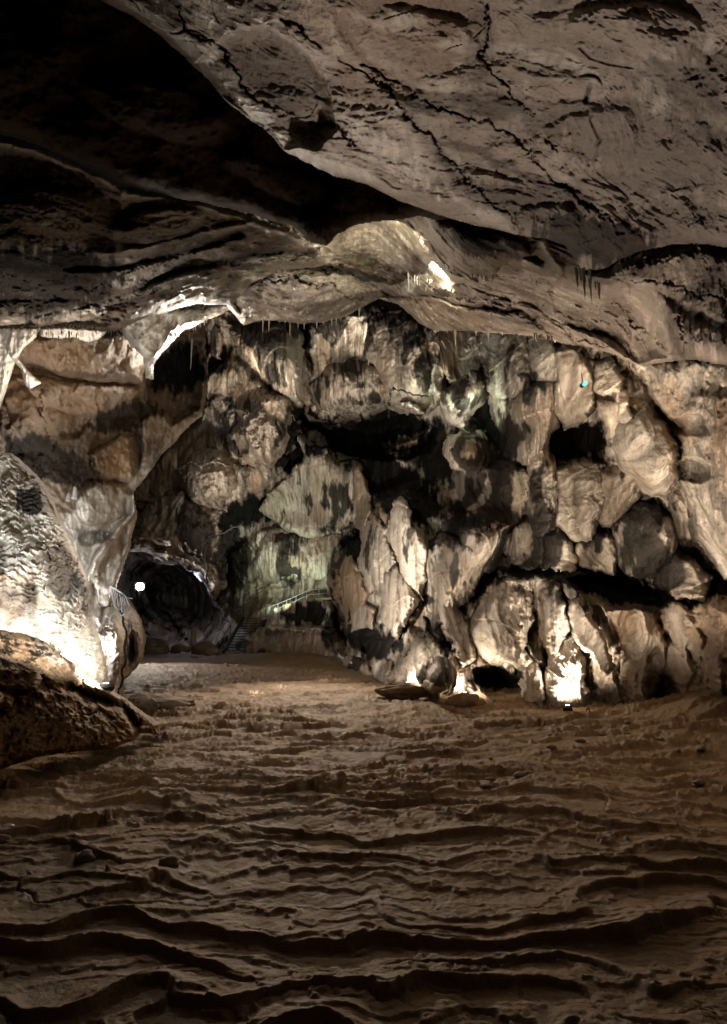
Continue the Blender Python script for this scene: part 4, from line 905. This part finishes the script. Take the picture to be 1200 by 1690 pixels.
# --- floodlights
def floodlight(loc, aim, s, label, glass, group=None, post=0):
    loc = Vector(loc); d = (Vector(aim) - loc).normalized()
    e = empty('floodlight', loc, label, 'floodlight', group)
    R = d.to_track_quat('-Z', 'Y').to_matrix()
    m = MB(); m.box(loc - d * s * .30, (s * 1.1, s * .9, s * .42), R); m.build('housing', M_black, e)
    for k in range(5):
        m.box(loc - d * s * .56 + R @ Vector(((k - 2) * s * .2, 0, 0)), (s * .04, s * .8, s * .12), R)
    m = MB(); n = 20; ring = [loc + R @ Vector((math.cos(6.2832 * i / n) * s * .44, math.sin(6.2832 * i / n) * s * .38, -s * .06)) for i in range(n)]
    m.tube([loc - d * s * .09, loc + d * s * .03], s * .42, 20); m.build('lens', glass, e, True)
    m = MB(); m.tube([loc + R @ Vector((-s * .6, 0, s * .3)), loc + R @ Vector((-s * .6, -s * .6, s * .3)), loc + R @ Vector((s * .6, -s * .6, s * .3)), loc + R @ Vector((s * .6, 0, s * .3))], s * .05); m.build('bracket', M_black, e)
    if post:
        m = MB(); m.tube([loc - d * s * .3, loc - d * s * .3 - Vector((0, 0, post))], s * .07); m.build('post', M_black, e)
    return e
floodlight(P(231, 968, 40.3), P(330, 1120, 18), .5, 'glaring white floodlight on a post inside the dark tunnel mouth', M_glass, post=2.2)
floodlight(P(672, 1130, 23.4), P(700, 1000, 29), .2, 'floodlight shining up from the long low trough under the pale block', M_glassw)
floodlight(P(768, 1146, 21.8), P(770, 1000, 25), .2, 'floodlight shining up from the short trough beside the black hollow', M_glassw)
floodlight(P(937, 1167, 19.5), P(932, 1000, 22), .2, 'floodlight shining up the white streaked column on the right', M_glassw)
floodlight(P(172, 1133, 15.4), P(100, 950, 17), .26, 'floodlight glaring on the upper edge of the left rock ledge', M_glassw)
cy = empty('spot_lamp', P(966, 632, 17.5), 'small cyan glowing lamp on the pale ochre curtain high on the right wall', 'lamp')
q = P(966, 632, 17.5); m = MB(); m.tube([q + Vector((0, .1, 0)), q - Vector((0, .02, 0))], .05, 12); m.build('lens', M_cyan, cy)
m = MB(); m.tube([q + Vector((0, .3, .03)), q + Vector((0, .1, 0))], .06, 12); m.tube([q + Vector((0, .2, .08)), q + Vector((0, .25, .35))], .012); m.build('housing', M_black, cy)

# --- low troughs that shield the base lamps
def trough(u, v, D, wpx, hpx, label, sd):
    q = P(u, v, D); w_ = wpx * D / F; h_ = hpx * D / F
    o = rock('stone_trough', (q.x, q.y, q.z - h_ * .4), (w_ * .6, .2, h_ * .55), label, 'lamp trough', 'low stone walls hiding the base lamps', M_floor, sd)
    return o
# --- cables
def cable(px, r, label, mat=None):
    pts = [P(*q) for q in px]; out = []
    for i in range(len(pts) - 1):
        for k in range(5): out.append(pts[i].lerp(pts[i + 1], k / 5) + Vector((math.sin(i * 5 + k) * r, 0, math.cos(i * 3 + k * 2) * r)))
    out.append(pts[-1])
    m = MB(); m.tube(out, r, 6); return tag(m.build('cable', mat or M_rubber, None, True), label, 'cable')
cable([(199, 1010, 20.6), (206, 1030, 20.4), (208, 1060, 20.3), (205, 1095, 20.4), (201, 1120, 20.6), (196, 1150, 21)], .035, 'black cable hanging down the smooth grey pillar on the left')
cable([(402, 862, 33.5), (372, 878, 33.5), (341, 892, 33.5), (338, 905, 33.5), (341, 935, 33.5), (343, 962, 33.6)], .05, 'black cable bending down the pale wall right of the tunnel mouth')
cable([(642, 662, 28.8), (645, 645, 28.5), (650, 641, 28.4), (670, 647, 28), (690, 653, 28.2), (706, 654, 28.6)], .04, 'thin black cable looped over the greenish curtain of the upper alcove')

# --- bent wire frame hanging from the pillar
wf = empty('wire_frame', P(190, 985, 20.5), 'crumpled white wire frame hanging beside the lamp at the tunnel mouth', 'wire frame')
fr = [(182, 968), (200, 978), (207, 984), (214, 1000), (206, 1012), (201, 1016), (190, 1000), (182, 968)]
m = MB(); m.tube([P(a, b, 20.4 + .02 * i) for i, (a, b) in enumerate(fr)], .022, 5); m.build('rim', M_foil, wf)
rnd = random.Random(4)
for k in range(7):
    t = k / 6; a = P(183 + 22 * t, 970 + 16 * t, 20.4); b = P(190 + 14 * t + rnd.uniform(-3, 3), 998 + 18 * rnd.random(), 20.5); c = a.lerp(b, .5) + Vector((rnd.uniform(-.04, .04), 0, rnd.uniform(-.04, .04)))
    m = MB(); m.tube([a, c, b], .010, 4); m.build('wire', M_foil, wf)
m = MB(); m.tube([P(204, 984, 20.4), P(204, 1014, 20.4)], .014, 4); m.tube([P(207, 986, 20.4), P(219, 988, 20.4)], .012, 4); m.build('strut', M_foil, wf)


# --- stones and boulders
def rock(name, loc, r, label, cat, group=None, mat=None, seed=1, sub=4):
    import bmesh
    bm = bmesh.new(); bmesh.ops.create_icosphere(bm, subdivisions=sub, radius=1)
    co = np.array([v.co[:] for v in bm.verts])
    n = fbm(co[:, 0] * 1.1 + seed * 7, co[:, 1] * 1.1, co[:, 2] * 1.1, 4, .55); n2 = ridged(co[:, 0] * .9, co[:, 1] * .9 + seed * 3, co[:, 2] * .9, 2)
    co = co * (1 + .28 * n + .12 * n2)[:, None] * np.array(r)
    for v, c in zip(bm.verts, co): v.co = c
    me = bpy.data.meshes.new(name); bm.to_mesh(me); bm.free(); me.materials.append(mat or M_stone)
    me.polygons.foreach_set('use_smooth', np.full(len(me.polygons), True))
    o = bpy.data.objects.new(name, me); COL.objects.link(o); o.location = loc
    return tag(o, label, cat, group)
q = P(230, 1162, 17.6); rock('boulder', (q.x, q.y, q.z - .05), (.34, .3, .24), 'dark rounded boulder lying just behind the tip of the left ledge', 'boulder', seed=2)
q = P(268, 1152, 21); rock('boulder', (q.x, q.y, fz(q.x, q.y) + .05), (.8, .5, .2), 'low flat boulder on the floor right of the dark rounded one', 'boulder', seed=5)
for u, D, r, lb in ((22, 9.6, .10, 'small block of stone standing at the left edge of the rimstone floor'), (155, 9.0, .11, 'squat square stone between dams on the left of the floor'),
                    (290, 8.9, .10, 'flat stone wedged beside the squat stone left of centre')):
    q = P(u, 1200, D); rock('stone', (q.x, D, fz(q.x, D) + r * .3), (r, r * .8, r * .7), lb, 'stone', seed=int(u), sub=3)
rnd = random.Random(11)
base_rock = None
for k in range(34):
    D = rnd.uniform(12, 19); u = rnd.uniform(700, 1130); x = (u - 600) / F * D * 1.0
    r = rnd.uniform(.03, .085)
    if base_rock is None:
        base_rock = rock('pebble', (x, D, fz(x, D) + r * .4), (1, .8, .5), 'small pale loose pebble on the floor towards the right wall', 'pebble', 'pale pebbles scattered on the right of the floor', seed=9, sub=2); o = base_rock
    else:
        o = base_rock.copy(); COL.objects.link(o); o.location = (x, D, fz(x, D) + r * .4)
    o.scale = (r * rnd.uniform(.8, 1.8), r, r); o.rotation_euler = (0, 0, rnd.uniform(0, 6))
q = P(18, 1325, 10.2); rock('crumpled_wrapper', (q.x, 10.2, fz(q.x, 10.2) + .03), (.07, .05, .03), 'tiny crumpled white wrapper lying on the floor at the left edge', 'litter', mat=M_foil, seed=3, sub=2)
for k in range(6):
    D = 44 + rnd.uniform(-1.5, 2); u = rnd.choice([262, 285, 305, 322, 340, 352]) + k; x = (u - 600) / F * D
    r = rnd.uniform(.35, .8)
    rock('boulder', (x, D, fz(x, D) + r * .3), (r, r * .8, r * .75), ['rounded grey boulder at the tunnel foot', 'brown boulder in the heap left of the stairs', 'low boulder under the tunnel lamp',
         'angular boulder nearest the stairs', 'pale boulder in the heap before the tunnel', 'small boulder on top of the tunnel heap'][k], 'boulder', 'boulders heaped at the tunnel mouth', seed=20 + k, sub=3)

trough(668, 1134, 22.9, 66, 20, 'long low stone wall in front of the lamp under the pale block', 31)
trough(766, 1150, 21.3, 46, 18, 'short stone wall in front of the middle base lamp', 32)
trough(938, 1177, 19.0, 58, 12, 'low stone wall in front of the brightest base lamp on the right', 33)

# --- stalagmites
def stalagmite(u, v, D, hpx, wpx, label, mat, group=None):
    q = P(u, v, D); H = hpx * D / F; W = wpx * D / F; m = MB(); rr = random.Random(int(u * 3))
    n = 9; m.tube([q + Vector((rr.uniform(-.06, .06) * W, 0, H * i / n - .1 * H)) for i in range(n + 1)], W, 12,
                  [W * (.5 + .5 * (1 - i / n) ** .7) * rr.uniform(.8, 1.15) * (.45 if i == n else 1) for i in range(n + 1)])
    return tag(m.build('stalagmite', mat, None, True), label, 'stalagmite', group)
stalagmite(319, 1062, 43, 30, 6, 'stumpy waisted stalagmite standing before the tunnel wall', M_stal)
stalagmite(122, 822, 16.9, 22, 5, 'taller of two pale stalagmites behind the mound crest', M_pale)
stalagmite(112, 826, 16.9, 15, 3.5, 'shorter of two pale stalagmites behind the mound crest', M_pale)

# --- stalactites: each its own object, sharing a few meshes
def stal_mesh(seed, mat):
    rr = random.Random(seed); n = 7; m = MB()
    m.tube([(rr.uniform(-.05, .05), rr.uniform(-.05, .05), .35 - 1.35 * i / n) for i in range(n + 1)], 1, 8,
           [.5 * (1 - i / n) ** .75 * rr.uniform(.82, 1.18) + .03 for i in range(n + 1)])
    me = bpy.data.meshes.new('stalactite'); me.from_pydata(m.v, [], m.f)
    me.polygons.foreach_set('use_smooth', np.full(len(me.polygons), True)); me.materials.append(mat); return me
SM = {k: [stal_mesh(s, mt) for s in range(4)] for k, mt in (('p', M_pale), ('b', M_stal), ('d', M_stald))}
def fringe(pts, n, kind, lmin, lmax, wmin, wmax, group, label, seed):
    rr = random.Random(seed)
    tot = [math.dist(pts[i][:2], pts[i + 1][:2]) for i in range(len(pts) - 1)]; S = sum(tot)
    for k in range(n):
        s = S * (k + rr.uniform(.1, .9)) / n; i = 0
        while i < len(tot) - 1 and s > tot[i]: s -= tot[i]; i += 1
        t = min(1, s / tot[i]); a, b = pts[i], pts[i + 1]
        u, v, D = [a[j] + (b[j] - a[j]) * t for j in range(3)]
        u += rr.uniform(-1, 1); v += rr.uniform(-2, 2); best = None
        for dv in range(-3, 16, 2):                       # hang from the rock that is really there
            q_ = surf_dist(u, v - dv)
            if q_ < 900 and abs(q_ - D) < 5: best = (v - dv, q_); break
        if best: v, D = best[0], best[1] + .04
        L = (lmin + (lmax - lmin) * rr.random() ** 2.2) * D / F * 1.15; W = rr.uniform(wmin, wmax) * D / F
        o = bpy.data.objects.new('stalactite', rr.choice(SM[kind])); COL.objects.link(o)
        o.location = P(u, v, D); o.scale = (W, W, L); o.rotation_euler = (0, 0, rr.uniform(0, 6))
        od = ['first', 'second', 'third', 'fourth', 'fifth', 'sixth', 'seventh', 'eighth', 'ninth', 'tenth', 'eleventh', 'twelfth', 'thirteenth', 'fourteenth', 'fifteenth', 'sixteenth']
        tag(o, (od[k] + ' from left of the ' + group) if 1 < n <= 16 else label, 'stalactite', group)
fringe([(0, 540, 14.9), (60, 540, 15.0), (200, 541, 16.1)], 46, 'd', 8, 20, 3, 6, 'stalactites along the lower edge of the dark slab', 'small dark stalactite in the row above the white drapery band on the left', 1)
fringe([(505, 372, 11.3), (552, 372, 11.3)], 13, 'b', 12, 30, 2, 3.2, 'stalactites under the tip of the dark roof', 'thin pale stalactite under the dark roof tip left of the yellow dome', 2)
fringe([(950, 440, 10.2), (992, 444, 10.2)], 9, 'd', 22, 58, 6, 12, 'black stalactites at the roof slab corner', 'thick black stalactite hanging at the lowest corner of the big right roof slab', 3)
fringe([(1000, 440, 10.0), (1070, 414, 9.4)], 9, 'd', 10, 30, 4, 8, 'dark stalactites right of the slab corner', 'short dark stalactite along the roof slab edge right of the black cluster', 4)
fringe([(672, 455, 16.6), (715, 456, 16.6)], 12, 'p', 10, 26, 2, 4, 'pale stalactites at the dome lamp', 'thin lit stalactite hanging beside the bright opening of the yellow dome', 5)
fringe([(716, 428, 16.2), (744, 438, 15.8)], 7, 'p', 6, 16, 3, 5, 'white stalactites at the bright opening', 'short white stalactite over the glaring opening in the ceiling', 6)
fringe([(770, 450, 12.6), (815, 452, 12.8)], 8, 'd', 8, 14, 3, 5, 'stalactites under the brown ceiling block', 'small dark stalactite beneath the brown ceiling block right of the opening', 7)
fringe([(880, 548, 20.0), (912, 552, 19.6)], 9, 'd', 10, 24, 3, 6, 'stalactites above the bright white niche', 'dark stalactite in the small cluster above the bright white niche', 8)
fringe([(265, 558, 19.8), (300, 545, 20.6), (345, 524, 21.5)], 16, 'p', 5, 12, 2, 3.5, 'white stalactites on the curled drapery', 'tiny white stalactite on the lower lip of the curled white ceiling band', 9)
fringe([(130, 505, 14.2), (240, 480, 15.0)], 12, 'd', 8, 20, 2, 4, 'stalactites beneath the brown slab', 'dark thin stalactite on the underside of the brown slab at left', 10)
fringe([(315, 545, 27), (320, 546, 27)], 1, 'p', 60, 70, 5, 6, 'single long stalactite', 'long white straw stalactite in the dark gap right of the triangular drapery', 12)

fringe([(432, 531, 23.6), (540, 531, 24.4), (600, 508, 24.6)], 16, 'b', 3, 26, 1.5, 6, 'small stalactites under the rounded ceiling lobe', 'tiny stalactite on the lower rim of the rounded ceiling lobe above the back wall', 14)
fringe([(700, 541, 23.5), (800, 549, 21.5), (880, 552, 20.5), (980, 575, 18.0), (1050, 600, 16.4)], 16, 'b', 3, 34, 2, 8, 'small stalactites along the right ceiling rim', 'small brown stalactite along the ceiling rim over the right wall', 15)
